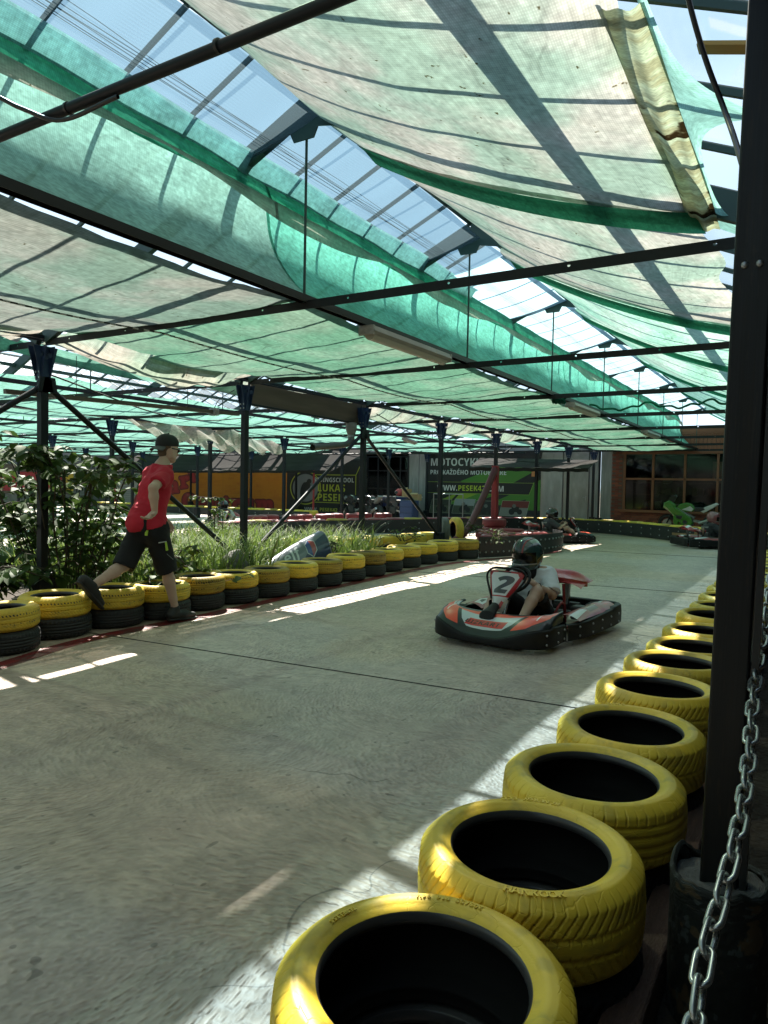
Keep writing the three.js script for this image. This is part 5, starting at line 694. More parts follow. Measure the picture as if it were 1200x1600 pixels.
function makeKart(label, pos, turn) {
  const t = thing('kart', label, 'kart', pos, turn, undefined);
  const half = [[0, 0.99], [0.22, 0.985], [0.40, 0.95], [0.53, 0.86], [0.575, 0.72], [0.57, 0.58], [0.56, 0.44], [0.60, 0.30], [0.645, 0.10], [0.655, -0.2], [0.66, -0.5], [0.655, -0.75], [0.62, -0.92], [0.52, -0.985], [0.25, -0.99], [0, -0.99]];
  const loop = half.concat(half.slice(1, -1).reverse().map(([x, z]) => [-x, z])).map(([x, z]) => V3(x, 0, z)), cv = new THREE.CatmullRomCurve3(loop, true, 'centripetal');
  const topY = (z, x = 1) => z > 0.75 ? mix(0.112, 0.215, smooth(0.10, 0.55, Math.abs(x))) : z > 0.3 ? mix(0.20, 0.235, (z - 0.3) / 0.45) : z > -0.6 ? mix(0.235, 0.20, (z + 0.6) / 0.9) : 0.25, sec = [[-0.02, 0.0], [-0.012, 0.05], [0.008, 0.10], [0.010, 0.6], [0.004, 0.93], [-0.012, 1.0], [-0.05, 0.99], [-0.06, 0.93]];
  const wall = (a, b, n) => grid((u, v) => { const s = a + (b - a) * u, q = cv.getPointAt(((s % 1) + 1) % 1), d = cv.getTangentAt(((s % 1) + 1) % 1), o = V3(-d.z, 0, d.x).normalize(); if (o.dot(q) < 0) o.negate(); const k = v * 7, i = Math.min(6, Math.floor(k)), f = k - i, r = mix(sec[i][0], sec[i + 1][0], f), y = mix(sec[i][1], sec[i + 1][1], f); return V3(q.x + o.x * r, 0.045 + (topY(q.z, q.x) - 0.045) * y, q.z + o.z * r); }, n, 14);
  part('front_bumper', wall(-0.168, 0.168, 60), plasticM, t); part('side_bumper', wall(0.172, 0.40, 40), plasticM, t); part('side_bumper', wall(-0.40, -0.172, 40), plasticM, t); part('rear_bumper', wall(0.404, 0.596, 40), plasticM, t);
  const sc = []; for (const s of [-0.16, -0.13, -0.10, 0.10, 0.13, 0.16, 0.20, 0.24, 0.28, 0.32, 0.36, -0.20, -0.28, -0.36]) { const q = cv.getPointAt((s + 1) % 1), d = cv.getTangentAt((s + 1) % 1), o = V3(-d.z, 0, d.x).normalize(); if (o.dot(q) < 0) o.negate(); for (const y of [0.09, 0.17]) sc.push(sph(0.011, q.x + o.x * 0.012, y, q.z + o.z * 0.012, 1, 1, 1, 6)); } stuff(part('rivets', merge(sc), chromeM, t));
  part('nose_cover', grid((u, v) => { const a = u * 2 - 1, s = a * 0.163, q = cv.getPointAt((s + 1) % 1), d = cv.getTangentAt((s + 1) % 1), o = V3(-d.z, 0, d.x).normalize(); if (o.dot(q) < 0) o.negate(); const w = mix(0.30, 0.13, Math.pow(Math.abs(a), 3)); const b = V3(q.x - o.x * 0.012, topY(Math.max(q.z, 0.7), q.x) + 0.003, q.z - o.z * 0.012), e = V3(b.x - o.x * w * 0.35, 0.30 - 0.02 * (1 - Math.abs(a)), b.z - w * (Math.abs(a) < 0.85 ? 1 : 0.8)); const p = b.lerp(e, v); p.y += 0.035 * Math.sin(Math.PI * clamp(v)) + 0.012 * smooth(0, 0.15, v) - 0.012 * smooth(0.9, 1, v); return p; }, 60, 12), noseM, t);
  part('floor_tray', merge([bx(0.62, 0.01, 1.2, 0, 0.045, 0.2)]), plasticM, t);
  for (const s of [1, -1]) {
    part('frame_tube', tube([V3(s * 0.32, 0.07, -0.9), V3(s * 0.34, 0.07, -0.2), V3(s * 0.34, 0.07, 0.3), V3(s * 0.22, 0.07, 0.8), V3(s * 0.15, 0.10, 0.9)], 0.017, 30, 8), tubeM, t);
    const pod = part('side_pod', grid((a, b) => { const v = s > 0 ? a : 1 - a, u = 1 - b, z = mix(0.24, -0.80, v), x = mix(0.40, 0.635, u) - 0.03 * Math.abs(v - 0.5); return V3(s * x, 0.20 + 0.085 * bump1(u * 0.8 + 0.1) * (0.75 + 0.25 * bump1(v)) + (z < -0.4 ? 0.01 : 0), z); }, 20, 14), podM, t); pod.scale.set(1, 1, 1);
    const wheel = (name, x, z, r, w) => { const o = part(name, new THREE.TorusGeometry(r - 0.045, 0.045, 10, 28), tireM, t); o.geometry.scale(1, 1, w / 0.09); o.geometry.rotateY(Math.PI / 2); o.position.set(x, r + 0.005, z); const rim = part('rim', merge([cyl(r * 0.52, r * 0.52, w * 0.8, 0, 0, 0, 20, 0, Math.PI / 2), cyl(0.03, 0.03, w * 1.05, 0, 0, 0, 10, 0, Math.PI / 2)]), engM, o); return o; };
    wheel('front_wheel', s * 0.46, 0.50, 0.128, 0.125); wheel('rear_wheel', s * 0.47, -0.60, 0.14, 0.19);
    part('wheel_cover', grid((u, v) => { const a = mix(-0.5, Math.PI + 0.2, u); return V3(s * (0.39 + 0.15 * v), 0.14 + 0.15 * Math.sin(a), 0.50 - 0.155 * Math.cos(a)); }, 18, 3), plasticM, t);
    part('tie_rod', rod(V3(s * 0.06, 0.13, 0.42), V3(s * 0.40, 0.13, 0.47), 0.009, 6), chromeM, t);
  }
  part('seat', grid((u, v) => { const a = (u - 0.5) * 2, pr = [[0.10, 0.07], [-0.02, 0.05], [-0.16, 0.06], [-0.26, 0.12], [-0.33, 0.25], [-0.37, 0.42], [-0.39, 0.54]], k = v * 5.999, i = Math.floor(k), f = k - i, z = mix(pr[i][0], pr[i + 1][0], f), y = mix(pr[i][1], pr[i + 1][1], f); const side = Math.pow(Math.abs(a), 3.2); return V3(a * mix(0.17, 0.21, v) - 0.02, y + side * mix(0.14, 0.02, v), z + side * mix(0, 0.14, v)); }, 20, 20), seatM, t);
  part('seat_stay', merge([rod(V3(0.25, 0.08, -0.35), V3(0.20, 0.46, -0.40), 0.016), rod(V3(-0.29, 0.08, -0.35), V3(-0.24, 0.46, -0.40), 0.016), tube([V3(0.25, 0.10, -0.35), V3(0.27, 0.3, -0.2), V3(0.24, 0.13, 0.0)], 0.014, 12, 6)]), tubeM, t);
  const en = part('engine', merge([rbx(0.22, 0.2, 0.26, 0.02, -0.36, 0.20, -0.40), cyl(0.07, 0.07, 0.1, -0.36, 0.34, -0.40)]), engM, t); part('clutch_case', rbx(0.16, 0.14, 0.16, 0.02, 0.33, 0.16, -0.55), engM, t); part('silencer', merge([cyl(0.055, 0.055, 0.28, 0.12, 0.18, -0.72, 14, 0, Math.PI / 2)]), engM, t); const fins = []; for (let k = 0; k < 6; k++) fins.push(bx(0.24, 0.006, 0.28, -0.36, 0.13 + k * 0.026, -0.40)); stuff(part('cooling_fins', merge(fins), chromeM, en)); part('fuel_cap', cyl(0.03, 0.03, 0.03, -0.36, 0.4, -0.4), chromeM, en);
  part('axle', rod(V3(-0.5, 0.145, -0.60), V3(0.5, 0.145, -0.60), 0.018, 10), chromeM, t); part('brake_disc', cyl(0.08, 0.08, 0.01, 0.16, 0.145, -0.60, 20, 0, Math.PI / 2), chromeM, t);
  const col = part('steering_column', rod(V3(-0.02, 0.12, 0.55), V3(-0.02, 0.545, 0.265), 0.012, 8), chromeM, t), tilt = -0.72;
  const sw = new THREE.TorusGeometry(0.145, 0.0155, 8, 30); sw.rotateX(tilt); sw.translate(-0.02, 0.55, 0.26); const sp = []; for (const a of [0.4, Math.PI - 0.4, -Math.PI / 2]) { const g = rod(V3(0, 0, 0), V3(0.14 * Math.cos(a), 0.14 * Math.sin(a), 0), 0.011, 6); g.rotateX(tilt); g.translate(-0.02, 0.55, 0.26); sp.push(g); } const swm = part('steering_wheel', sw, plasticM, t); part('spokes', merge(sp), plasticM, swm);
  const pl = part('number_panel', grid((u, v) => { const a = u * 2 - 1, w = mix(0.085, 0.185, Math.pow(v, 0.8)); return V3(-0.03 + a * w, mix(0.40, 0.645, v) - 0.012 * a * a, mix(0.60, 0.455, v) - 0.05 * a * a); }, 14, 14), plateM, t); part('panel_rim', tube([V3(0.055, 0.39, 0.56), V3(0.17, 0.60, 0.43), V3(0.12, 0.655, 0.43), V3(-0.03, 0.668, 0.44), V3(-0.18, 0.655, 0.43), V3(-0.23, 0.60, 0.43), V3(-0.115, 0.39, 0.56)], 0.011, 40, 6), plasticM, pl);
  part('panel_neck', grid((u, v) => { const a = u * 2 - 1, w = mix(0.05, 0.085, v); return V3(-0.03 - a * w, mix(0.29, 0.405, v) - 0.02 * a * a, mix(0.665, 0.602, v) - 0.06 * a * a); }, 10, 6), mat(0.55, 0.57, 0.58, 0.4), t); part('neck_sticker', merge([-1, 1].map(s => extr([[0.012, 0.0], [0.055, 0.012], [0.075, 0.075], [0.05, 0.09]], 0.004).scale(s, 1, 1).rotateX(-0.5).translate(-0.03, 0.31, 0.665))), redPl, t);
  part('nose_cone', grid((u, v) => { const a = u * Math.PI, w = mix(0.078, 0.05, smooth(0, 1, v)) * (v < 0.12 ? 0.6 + 3.3 * v : 1); return V3(-0.03 - Math.cos(a) * w, mix(0.255, 0.325, v) + Math.sin(a) * 0.045 * (v < 0.15 ? v / 0.15 : 1) - (v < 0.1 ? 0.02 : 0), mix(0.84, 0.655, v) + 0.0 * a); }, 14, 12), plasticM, t); part('neck_bolt', merge([sph(0.012, -0.03, 0.355, 0.655, 1, 1, 1, 8), sph(0.012, -0.03, 0.335, 0.71, 1, 1, 1, 8)]), chromeM, t);
  part('pedal', merge([bx(0.07, 0.14, 0.012, 0.19, 0.19, 0.70, 0, -0.4), rod(V3(0.19, 0.06, 0.66), V3(0.19, 0.16, 0.69), 0.01)]), chromeM, t); part('pedal', merge([bx(0.07, 0.14, 0.012, -0.21, 0.19, 0.70, 0, -0.4), rod(V3(-0.21, 0.06, 0.66), V3(-0.21, 0.16, 0.69), 0.01)]), chromeM, t);
  const grille = []; for (let k = 0; k < 6; k++) grille.push(rod(V3(-0.36, 0.10 + 0.028 * k, 0.62 - 0.03 * k), V3(-0.24, 0.10 + 0.028 * k, 0.62 - 0.03 * k), 0.006, 5)); stuff(part('pedal_guard', merge(grille), chromeM, t));
  const wing = part('rear_cowl', grid((u, v) => { const a = u * 2 - 1, x = -a * 0.32 + 0.03, z = mix(-0.50, -0.86, v); return V3(x, 0.50 + 0.055 * Math.exp(-Math.pow((v - 0.72) / 0.16, 2)) * (1 - Math.pow(Math.abs(a), 4)) - 0.06 * Math.pow(Math.abs(a), 3) - 0.03 * Math.pow(1 - v, 4) + 0.02 * v, z); }, 24, 16), redPl, t); const skirt = grid((u, v) => { const a = u * 2 * Math.PI, x = -0.32 * Math.cos(a) * (1 - 0.1 * Math.abs(Math.sin(a))) + 0.03, z = -0.68 + 0.185 * Math.sin(a); return V3(x, 0.455 + 0.055 * (1 - v) - 0.04 * Math.pow(Math.abs(Math.cos(a)), 3), z); }, 36, 3); part('cowl_skirt', skirt, redPl, wing);
  part('cowl_stripe', grid((u, v) => { const a = 0.30 + 0.42 * u, x = -a * 0.32 + 0.03, z = mix(-0.50, -0.86, v); return V3(x, 0.504 + 0.055 * Math.exp(-Math.pow((v - 0.72) / 0.16, 2)) * (1 - Math.pow(a, 4)) - 0.06 * a * a * a - 0.03 * Math.pow(1 - v, 4) + 0.02 * v, z); }, 8, 16), mat(0.55, 0.60, 0.60, 0.4), wing);
  part('cowl_post', merge([beam(V3(0.12, 0.12, -0.66), V3(0.12, 0.47, -0.70), 0.045, 0.012), beam(V3(0.15, 0.12, -0.66), V3(0.15, 0.47, -0.70), 0.012, 0.045)]), chromeM, t);
  return t;
}
const DR = (() => { // seated driver geometry, shared by all four
  const J = { pel: [-0.02, 0.17, -0.20], waist: [-0.03, 0.30, -0.25], chest: [-0.05, 0.46, -0.26], neck: [-0.07, 0.60, -0.20], head: [-0.09, 0.745, -0.14], sL: [0.12, 0.555, -0.22], sR: [-0.235, 0.555, -0.20], eL: [0.235, 0.385, -0.04], eR: [-0.33, 0.40, 0.0], wL: [0.165, 0.50, 0.185], wR: [-0.19, 0.50, 0.19], hL: [0.07, 0.17, -0.16], hR: [-0.11, 0.17, -0.16], kL: [0.18, 0.44, 0.21], kR: [-0.22, 0.40, 0.23], aL: [0.175, 0.165, 0.58], aR: [-0.20, 0.15, 0.58] };
  const torso = join(0.06, bone(J.chest, J.waist, 0.115, 0.11), bone(vec(J.sL, J.neck, 0.3), vec(J.hL, J.waist, 0.4), 0.08, 0.095), bone(vec(J.sR, J.neck, 0.3), vec(J.hR, J.waist, 0.4), 0.08, 0.095), bone(J.hL, J.hR, 0.11, 0.11), bone(J.neck, J.chest, 0.06, 0.11));
  const arm = (s, e, w) => join(0.02, bone(s, e, 0.05, 0.04), bone(e, vec(e, w, 0.35), 0.04, 0.041), bone(vec(e, w, 0.35), w, 0.041, 0.026)), leg = (h, k, a) => join(0.02, bone(h, k, 0.088, 0.058), bone(k, vec(k, a, 0.3), 0.054, 0.055), bone(vec(k, a, 0.3), a, 0.055, 0.036));
  const body = join(0.03, torso, arm(J.sL, J.eL, J.wL), arm(J.sR, J.eR, J.wR), leg(J.hL, J.kL, J.aL), leg(J.hR, J.kR, J.aR), bone(J.neck, J.head, 0.055, 0.055));
  const hL = handField(J.wL, [-0.55, 0.55, 0.62], [-0.6, -0.5, -0.1], 0.95, -1), hR = handField(J.wR, [0.55, 0.55, 0.62], [0.6, -0.5, -0.1], 0.95, 1), hd = headField(J.head, [-0.20, -0.12, 1], [0, 1, 0.1]), m = hd.mp;
  const bl = box3(Object.values(J), 0.14), g = {};
  g.body = merge([surfaceNet(body, bl[0], bl[1], 0.012), surfaceNet(hd.f, ...box3([J.head], 0.16), 0.006), surfaceNet(hL.f, ...box3(hL.pts, 0.02), 0.0035), surfaceNet(hR.f, ...box3(hR.pts, 0.02), 0.0035)]);
  const slv = (s, e) => cutAt(grow(bone(s, vec(s, e, 1.1), 0.066, 0.075), 0.012), vec(s, e, 0.86), [e[0] - s[0], e[1] - s[1], e[2] - s[2]]);
  g.shirt = surfaceNet(wrinkle(cutAt(join(0.035, grow(torso, 0.02), slv(J.sL, J.eL), slv(J.sR, J.eR)), vec(J.neck, J.head, 0.2), [0, 1, 0.2]), 0.012, 10, 4), ...box3([J.neck, J.sL, J.sR, J.eL, J.eR, J.pel], 0.17), 0.010);
  const sl = (h, k) => cutAt(grow(bone(h, vec(h, k, 1.1), 0.10, 0.085), 0.012), vec(h, k, 0.80), [k[0] - h[0], k[1] - h[1], k[2] - h[2]]);
  g.shorts = surfaceNet(wrinkle(join(0.04, grow(bone(J.hL, J.hR, 0.115, 0.115), 0.015), sl(J.hL, J.kL), sl(J.hR, J.kR)), 0.009, 9, 2), ...box3([J.hL, J.hR, J.kL, J.kR], 0.16), 0.012);
  const shoe = a => surfaceNet(join(0.03, bone([a[0], a[1] - 0.05, a[2] - 0.02], [a[0] + 0.01, a[1] + 0.0, a[2] + 0.10], 0.046, 0.045), bone([a[0] + 0.01, a[1], a[2] + 0.08], [a[0] + 0.015, a[1] + 0.07, a[2] + 0.15], 0.044, 0.032), bone(a, [a[0], a[1] - 0.04, a[2]], 0.045, 0.045)), ...box3([a, [a[0], a[1] + 0.07, a[2] + 0.15]], 0.11), 0.009); g.shoes = [shoe(J.aL), shoe(J.aR)];
  const B = (a, b, ra, rb) => bone(m(...a), m(...b), ra, rb);
  let hel = join(0.05, B([0, 0.045, -0.03], [0, 0.045, 0.02], 0.138, 0.134), B([-0.035, -0.02, -0.02], [0.035, -0.02, -0.02], 0.115, 0.115), B([-0.085, -0.085, 0.04], [-0.03, -0.10, 0.115], 0.05, 0.052), B([0.085, -0.085, 0.04], [0.03, -0.10, 0.115], 0.05, 0.052), B([-0.03, -0.10, 0.115], [0.03, -0.10, 0.115], 0.052, 0.052)); hel = cutAt(hel, m(0, -0.135, 0), m(0, -1, 0).map((v, i) => v - J.head[i]));
  g.helmet = surfaceNet(hel, ...box3([J.head], 0.27), 0.007);
  const vis = (lo, hi, o, w) => grid((u, v) => { const a = (u - 0.5) * w, y = mix(lo, hi, v); let r = 0.10; for (let k = 0; k < 30; k++) { const p = m(Math.sin(a) * r, y, Math.cos(a) * r); const d = hel(...p); if (d > o) break; r += Math.max(0.0015, (o - d) * 0.9); } return V3(...m(Math.sin(a) * r, y, Math.cos(a) * r)); }, 26, 8);
  g.visor = vis(-0.05, 0.055, 0.004, 2.5); g.vent = vis(-0.105, -0.085, 0.004, 0.7); g.trim = vis(-0.066, -0.054, 0.005, 2.7);
  const line = (x, o) => grid((u, v) => { const a = mix(-0.35, 2.6, u), d = V3(x + (v - 0.5) * 0.014, Math.sin(a) * 0.19, Math.cos(a) * 0.19 - 0.01); let s = 0.4; for (let k = 0; k < 40; k++) { const p = m(d.x, d.y * s + 0.03, d.z * s); const q = hel(...p); if (q > o) break; s += Math.max(0.004, (o - q) * 4); } return V3(...m(d.x, d.y * s + 0.03, d.z * s)); }, 26, 2); g.lines = merge([line(0.052, 0.003), line(-0.052, 0.003)]); g.crest = merge([line(0.02, 0.0025), line(-0.02, 0.0025)]);
  const flame = []; for (const s of [1, -1]) for (let k = 0; k < 3; k++) flame.push(grid((u, v) => { const a = s * (1.35 + 0.55 * u), y = -0.03 - 0.02 * k + 0.05 * u + (v - 0.5) * 0.013 * (1 - u * 0.8); let r = 0.09; for (let q = 0; q < 40; q++) { const d = hel(...m(Math.sin(a) * r, y, Math.cos(a) * r)); if (d > 0.003) break; r += Math.max(0.0015, -d * 0.9); } return V3(...m(Math.sin(a) * r, y, Math.cos(a) * r)); }, 10, 2)); g.flames = merge(flame);
  g.gaiter = surfaceNet(wrinkle(cutAt(join(0.03, B([0, -0.10, 0.0], [0, -0.16, -0.02], 0.10, 0.10), bone(J.neck, [J.neck[0], J.neck[1] - 0.02, J.neck[2] + 0.05], 0.10, 0.10)), m(0, -0.09, 0), m(0, 1, 0).map((v, i) => v - J.head[i])), 0.012, 14, 8), ...box3([J.head, J.neck], 0.19), 0.009);
  g.band = at(new THREE.TorusGeometry(0.031, 0.006, 6, 16), 0, 0, 0); g.band.lookAt(V3(J.wL[0] - J.eL[0], J.wL[1] - J.eL[1], J.wL[2] - J.eL[2])); g.band.translate(...vec(J.wL, J.eL, 0.12)); return g;
})();
function makeDriver(label, pos, turn, o) {
  const t = thing('person', label, 'person', pos, turn);
  part('body', DR.body, skinM2, t); part('shirt', DR.shirt, o.shirt, t); part('shorts', DR.shorts, blackCloth, t); for (const s of DR.shoes) part('shoe', s, shoeM, t);
  const h = part('helmet', DR.helmet, o.helmet, t); part('visor', DR.visor, mat(0.006, 0.006, 0.007, 0.22, { specularIntensity: 0.6 }), h); part('chin_vent', DR.vent, plasticM, h); part('visor_trim', DR.trim, mat(0.25, 0.25, 0.25, 0.4), h); part('red_lines', DR.lines, mat(0.22, 0.03, 0.03, 0.3), h); part('crest_lines', DR.crest, mat(0.02, 0.022, 0.024, 0.3), h); if (o.flames) part('flame_marks', DR.flames, mat(0.22, 0.13, 0.04, 0.4), h);
  part('neck_gaiter', DR.gaiter, blackCloth, t); part('wrist_band', DR.band, blackCloth, t); return t;
}
const whiteShirt = mat(0.62, 0.66, 0.70, 0.85), darkHel = mat(0.022, 0.050, 0.048, 0.22, { clearcoat: 0.8, clearcoatRoughness: 0.1 }), blackHel = mat(0.014, 0.014, 0.015, 0.25, { clearcoat: 0.7 }), redHel = mat(0.22, 0.07, 0.07, 0.25, { clearcoat: 0.7 });
const KARTS = [
  ['red and white kart with a big number plate, cornering in the middle of the track', 'person in white shirt and dark green helmet driving the nearest red and white kart', -2.40, 6.74, -0.085, { shirt: whiteShirt, helmet: darkHel, flames: true }],
  ['kart in the bend beyond the red tyres, nose to the right', 'person with black helmet driving the kart beyond the red tyres', -5.95, 18.75, Math.atan2(0.83, -0.56), { shirt: mat(0.05, 0.05, 0.055, 0.85), helmet: blackHel }],
  ['kart with red rear cowl driving away half hidden by the black foreground post', 'person with reddish helmet driving the kart half hidden by the foreground post', -2.15, 20.1, Math.atan2(0.86, -0.51), { shirt: mat(0.03, 0.03, 0.035, 0.85), helmet: redHel }],
  ['small distant kart coming round in front of the orange banner', 'person with black helmet driving the small distant kart by the orange banner', -14.5, 15.1, Math.atan2(0.62, 0.78), { shirt: mat(0.45, 0.42, 0.36, 0.85), helmet: blackHel }],
];
let kart0 = null;
for (const [kl, dl, X, Z, a, o] of KARTS) { if (!kart0) kart0 = makeKart(kl, P(X, 0, Z), a); else dup(kart0, kl, P(X, 0, Z), a); makeDriver(dl, P(X, 0, Z), a, o); }
// ---------------------------------------------------------------- foreground post, chain, lamps, gutter box, downpipe and other small things
{
  const t = thing('near_post', 'black steel post standing in a thick round base in the right foreground', 'post', P(-0.18, 0, 2.03));
  const lean = g => g.translate(0, -0.42, 0).rotateZ(-0.016).rotateX(-0.008).translate(0, 0.42, 0);
  part('column', lean(rbx(0.088, 3.3, 0.080, 0.007, 0, 1.66, 0)), mat(0.018, 0.020, 0.021, 0.5, { roughnessMap: T.rough, map: T.post, specularIntensity: 0.6 }), t);
  part('cover_strip', lean(bx(0.016, 3.0, 0.05, 0.056, 1.9, 0.012)), mat(0.014, 0.016, 0.016, 0.4), t);
  const paint = tex(1024, 512, (u, v) => { const p = smooth(0.64, 0.68, fbm(u * 9, v * 9, 9, 5, 33) - 0.10 * v), q = smooth(0.66, 0.70, fbm(u * 30 + 5, v * 26, 0, 4, 35)), f = fbm(u * 20, v * 8, 0, 4, 36); const c = [0.13 + 0.05 * f, 0.145 + 0.05 * f, 0.13 + 0.05 * f]; return c.map((x, k) => mix(mix(x, [0.42, 0.35, 0.25][k], p), [0.42, 0.46, 0.46][k], q * 0.7)); });
  const pm = mat(0.5, 0.5, 0.5, 0.7, { map: paint, bumpMap: T.grain, bumpScale: 0.004 });
  const shell = grid((u, v) => { const a = u * 2 * Math.PI, rim = 0.012 * (fbm(u * 18, 3, 18, 4, 4) - 0.5) * 2 + 0.035 * Math.exp(-Math.pow((((u - 0.56 + 1.5) % 1) - 0.5) / 0.05, 2)); const pr = [[0.118, 0], [0.121, 0.2], [0.119, 0.36], [0.121, 0.415], [0.113, 0.425], [0.105, 0.415]], k = Math.min(4.999, v * 5), i = Math.floor(k), f = k - i, r = mix(pr[i][0], pr[i + 1][0], f) + 0.0015 * fbm(u * 9, v * 6, 0, 3, 8), y = mix(pr[i][1], pr[i + 1][1], f); return V3(Math.cos(a) * r, y + (y > 0.4 ? rim : 0), Math.sin(a) * r); }, 120, 20);
  const b = part('base_pipe', shell, pm, t); part('mortar_fill', grid((u, v) => { const a = u * 2 * Math.PI, r = v * 0.108; return V3(Math.cos(a) * r, 0.412 + 0.018 * (fbm(Math.cos(a) * r * 30 + 9, Math.sin(a) * r * 30 + 9, 0, 4, 6) - 0.4) - 0.006 * v, Math.sin(a) * r); }, 60, 14), mat(0.10, 0.10, 0.095, 0.85, { bumpMap: T.grain, bumpScale: 0.004 }), b);
  part('bolt', lean(sph(0.009, -0.018, 1.99, 0.042, 1, 1, 0.5, 10)), M.galv, t); part('bolt', lean(sph(0.009, 0.016, 1.99, 0.042, 1, 1, 0.5, 10)), M.galv, t);
  solo('hanging_cable', tube([P(-0.40, 3.02, 2.25), P(-0.375, 2.88, 2.30), P(-0.33, 2.72, 2.35), P(-0.28, 2.58, 2.38), P(-0.24, 2.45, 2.30), P(-0.20, 2.3, 2.16)], 0.008, 40, 8), M.black, 'black cable hanging beside the top of the foreground post', 'cable');
  solo('yellow_bar', beam(P(-0.44, 3.10, 2.95), P(-0.1, 3.0, 2.95), 0.07, 0.015), mat(0.40, 0.24, 0.05, 0.6), 'ochre yellow strip crossing the roof glass at the top right', 'strip');
}
{ // chain of welded links, hanging in a shallow curve in front of the post
  const link = (() => { const c = new THREE.CurvePath(), R = 0.0092, L = 0.0135, pts = []; for (let i = 0; i < 12; i++) { const a = i / 11 * Math.PI; pts.push(V3(Math.sin(a - Math.PI / 2) * R, L + Math.cos(a - Math.PI / 2) * R, 0)); } for (let i = 0; i < 12; i++) { const a = i / 11 * Math.PI; pts.push(V3(Math.sin(a + Math.PI / 2) * R, -L + Math.cos(a + Math.PI / 2) * R, 0)); } return new THREE.TubeGeometry(new THREE.CatmullRomCurve3(pts, true, 'centripetal'), 48, 0.0036, 9, true); })();
  const cm = mat(0.42, 0.44, 0.43, 0.36, { metalness: 0.8, roughnessMap: T.rough }), t = thing('chain', 'galvanised steel link chain hanging slantwise before the foreground post', 'chain');
  const cv = new THREE.CatmullRomCurve3([P(-0.110, 1.350, 3.090), P(-0.110, 1.190, 2.680), P(-0.110, 1.070, 2.320), P(-0.110, 0.940, 1.930), P(-0.100, 0.850, 1.650), P(-0.100, 0.800, 1.440), P(-0.110, 0.750, 1.290), P(-0.120, 0.710, 1.160), P(-0.120, 0.670, 1.060), P(-0.130, 0.630, 0.980)]), n = Math.round(cv.getLength() / 0.0535);
  for (let i = 0; i < n; i++) { const q = cv.getPointAt((i + 0.5) / n), d = cv.getTangentAt((i + 0.5) / n), l = part('link', link, cm, t); const qq = new THREE.Quaternion().setFromUnitVectors(V3(0, 1, 0), d); const roll = new THREE.Quaternion().setFromAxisAngle(V3(0, 1, 0), (i % 2 ? Math.PI / 2 : 0) + 0.35 + 0.15 * (hash2(i, 5) - 0.5)); l.scale.setScalar(1.42); l.quaternion.copy(qq.multiply(roll)); l.position.copy(q); }
}
{ // fluorescent fittings, switched off
  const mk = () => { const t = thing('fluorescent_lamp', '', 'lamp', null, 0, 'unlit fluorescent lamps under the roof'); part('housing', merge([extr([[-0.07, 0], [0.07, 0], [0.09, -0.05], [0.06, -0.075], [-0.06, -0.075], [-0.09, -0.05]], 1.6)]), M.lampBody, t); part('diffuser', at(new THREE.CylinderGeometry(0.055, 0.055, 1.5, 14, 1, false).rotateX(Math.PI / 2), 0, -0.065, 0), mat(0.55, 0.50, 0.40, 0.35, { transmission: 0.2, thickness: 0 }), t); part('end_cap', bx(0.16, 0.085, 0.03, 0, -0.04, 0.8), M.lampBody, t); part('end_cap', bx(0.16, 0.085, 0.03, 0, -0.04, -0.8), M.lampBody, t); return t; };
  const p = mk(); p.position.copy(P(-3.56, HT + 0.01, 6.3)); p.userData.label = 'dusty unlit lamp under the lamp beam, nearest the viewer';
  dup(p, 'dusty unlit lamp under the lamp beam, second from the viewer', P(-3.56, HT + 0.01, 12.6)); dup(p, 'dusty unlit lamp under the lamp beam, third from the viewer', P(-3.56, HT + 0.01, 18.6)); dup(p, 'pale unlit lamp under the roof far beyond the second brace', P(-10.6, HT - 0.02, 18.9), Math.PI / 2 * 0.2);
  const tn = solo('tangled_net', tube(Array.from({ length: 26 }, (_, i) => P(-3.55 + 0.10 * Math.sin(i * 2.3), HT - 0.02 + 0.06 * Math.cos(i * 3.1), 11.15 + 0.10 * Math.sin(i * 1.7))), 0.022, 120, 5), M.netBand, 'bunched knot of green net hanging at the lamp beam before the second lamp', 'net knot');
  solo('fallen_net', tube(Array.from({ length: 30 }, (_, i) => P(-3.3 + i * 0.10, HT - 0.02 - 0.10 * Math.abs(Math.sin(i * 0.34)) + 0.02 * Math.sin(i * 2.1), 12.0 + 0.03 * Math.sin(i * 1.9))), 0.018, 160, 5), M.netBand, 'rolled loose net edge slung across the right roof half beyond the third tie bar', 'net roll');
  // sagging cables slung between the ties
  for (const [k, [label, pts]] of [['thin cable slung from the gutter box towards the right posts', [P(-7.0, 2.75, 11.2), P(-7.6, 2.6, 13.5), P(-8.2, 2.62, 16), P(-8.6, 2.8, 18)]], ['thin cable drooping across the web address banner to the dark awning', [P(-8.2, 2.8, 15.5), P(-8.0, 2.5, 17.3), P(-7.6, 2.25, 19.2), P(-7.0, 2.2, 20.6)]], ['thin cable hanging below the ties over the shrub', [P(-7.1, 2.55, 4.7), P(-8.3, 2.42, 7.2), P(-9.2, 2.5, 9.0), P(-9.8, 2.75, 10.9)]]].entries()) solo('slung_cable', tube(pts, 0.010, 40, 5), M.rope, label, 'cable');
}
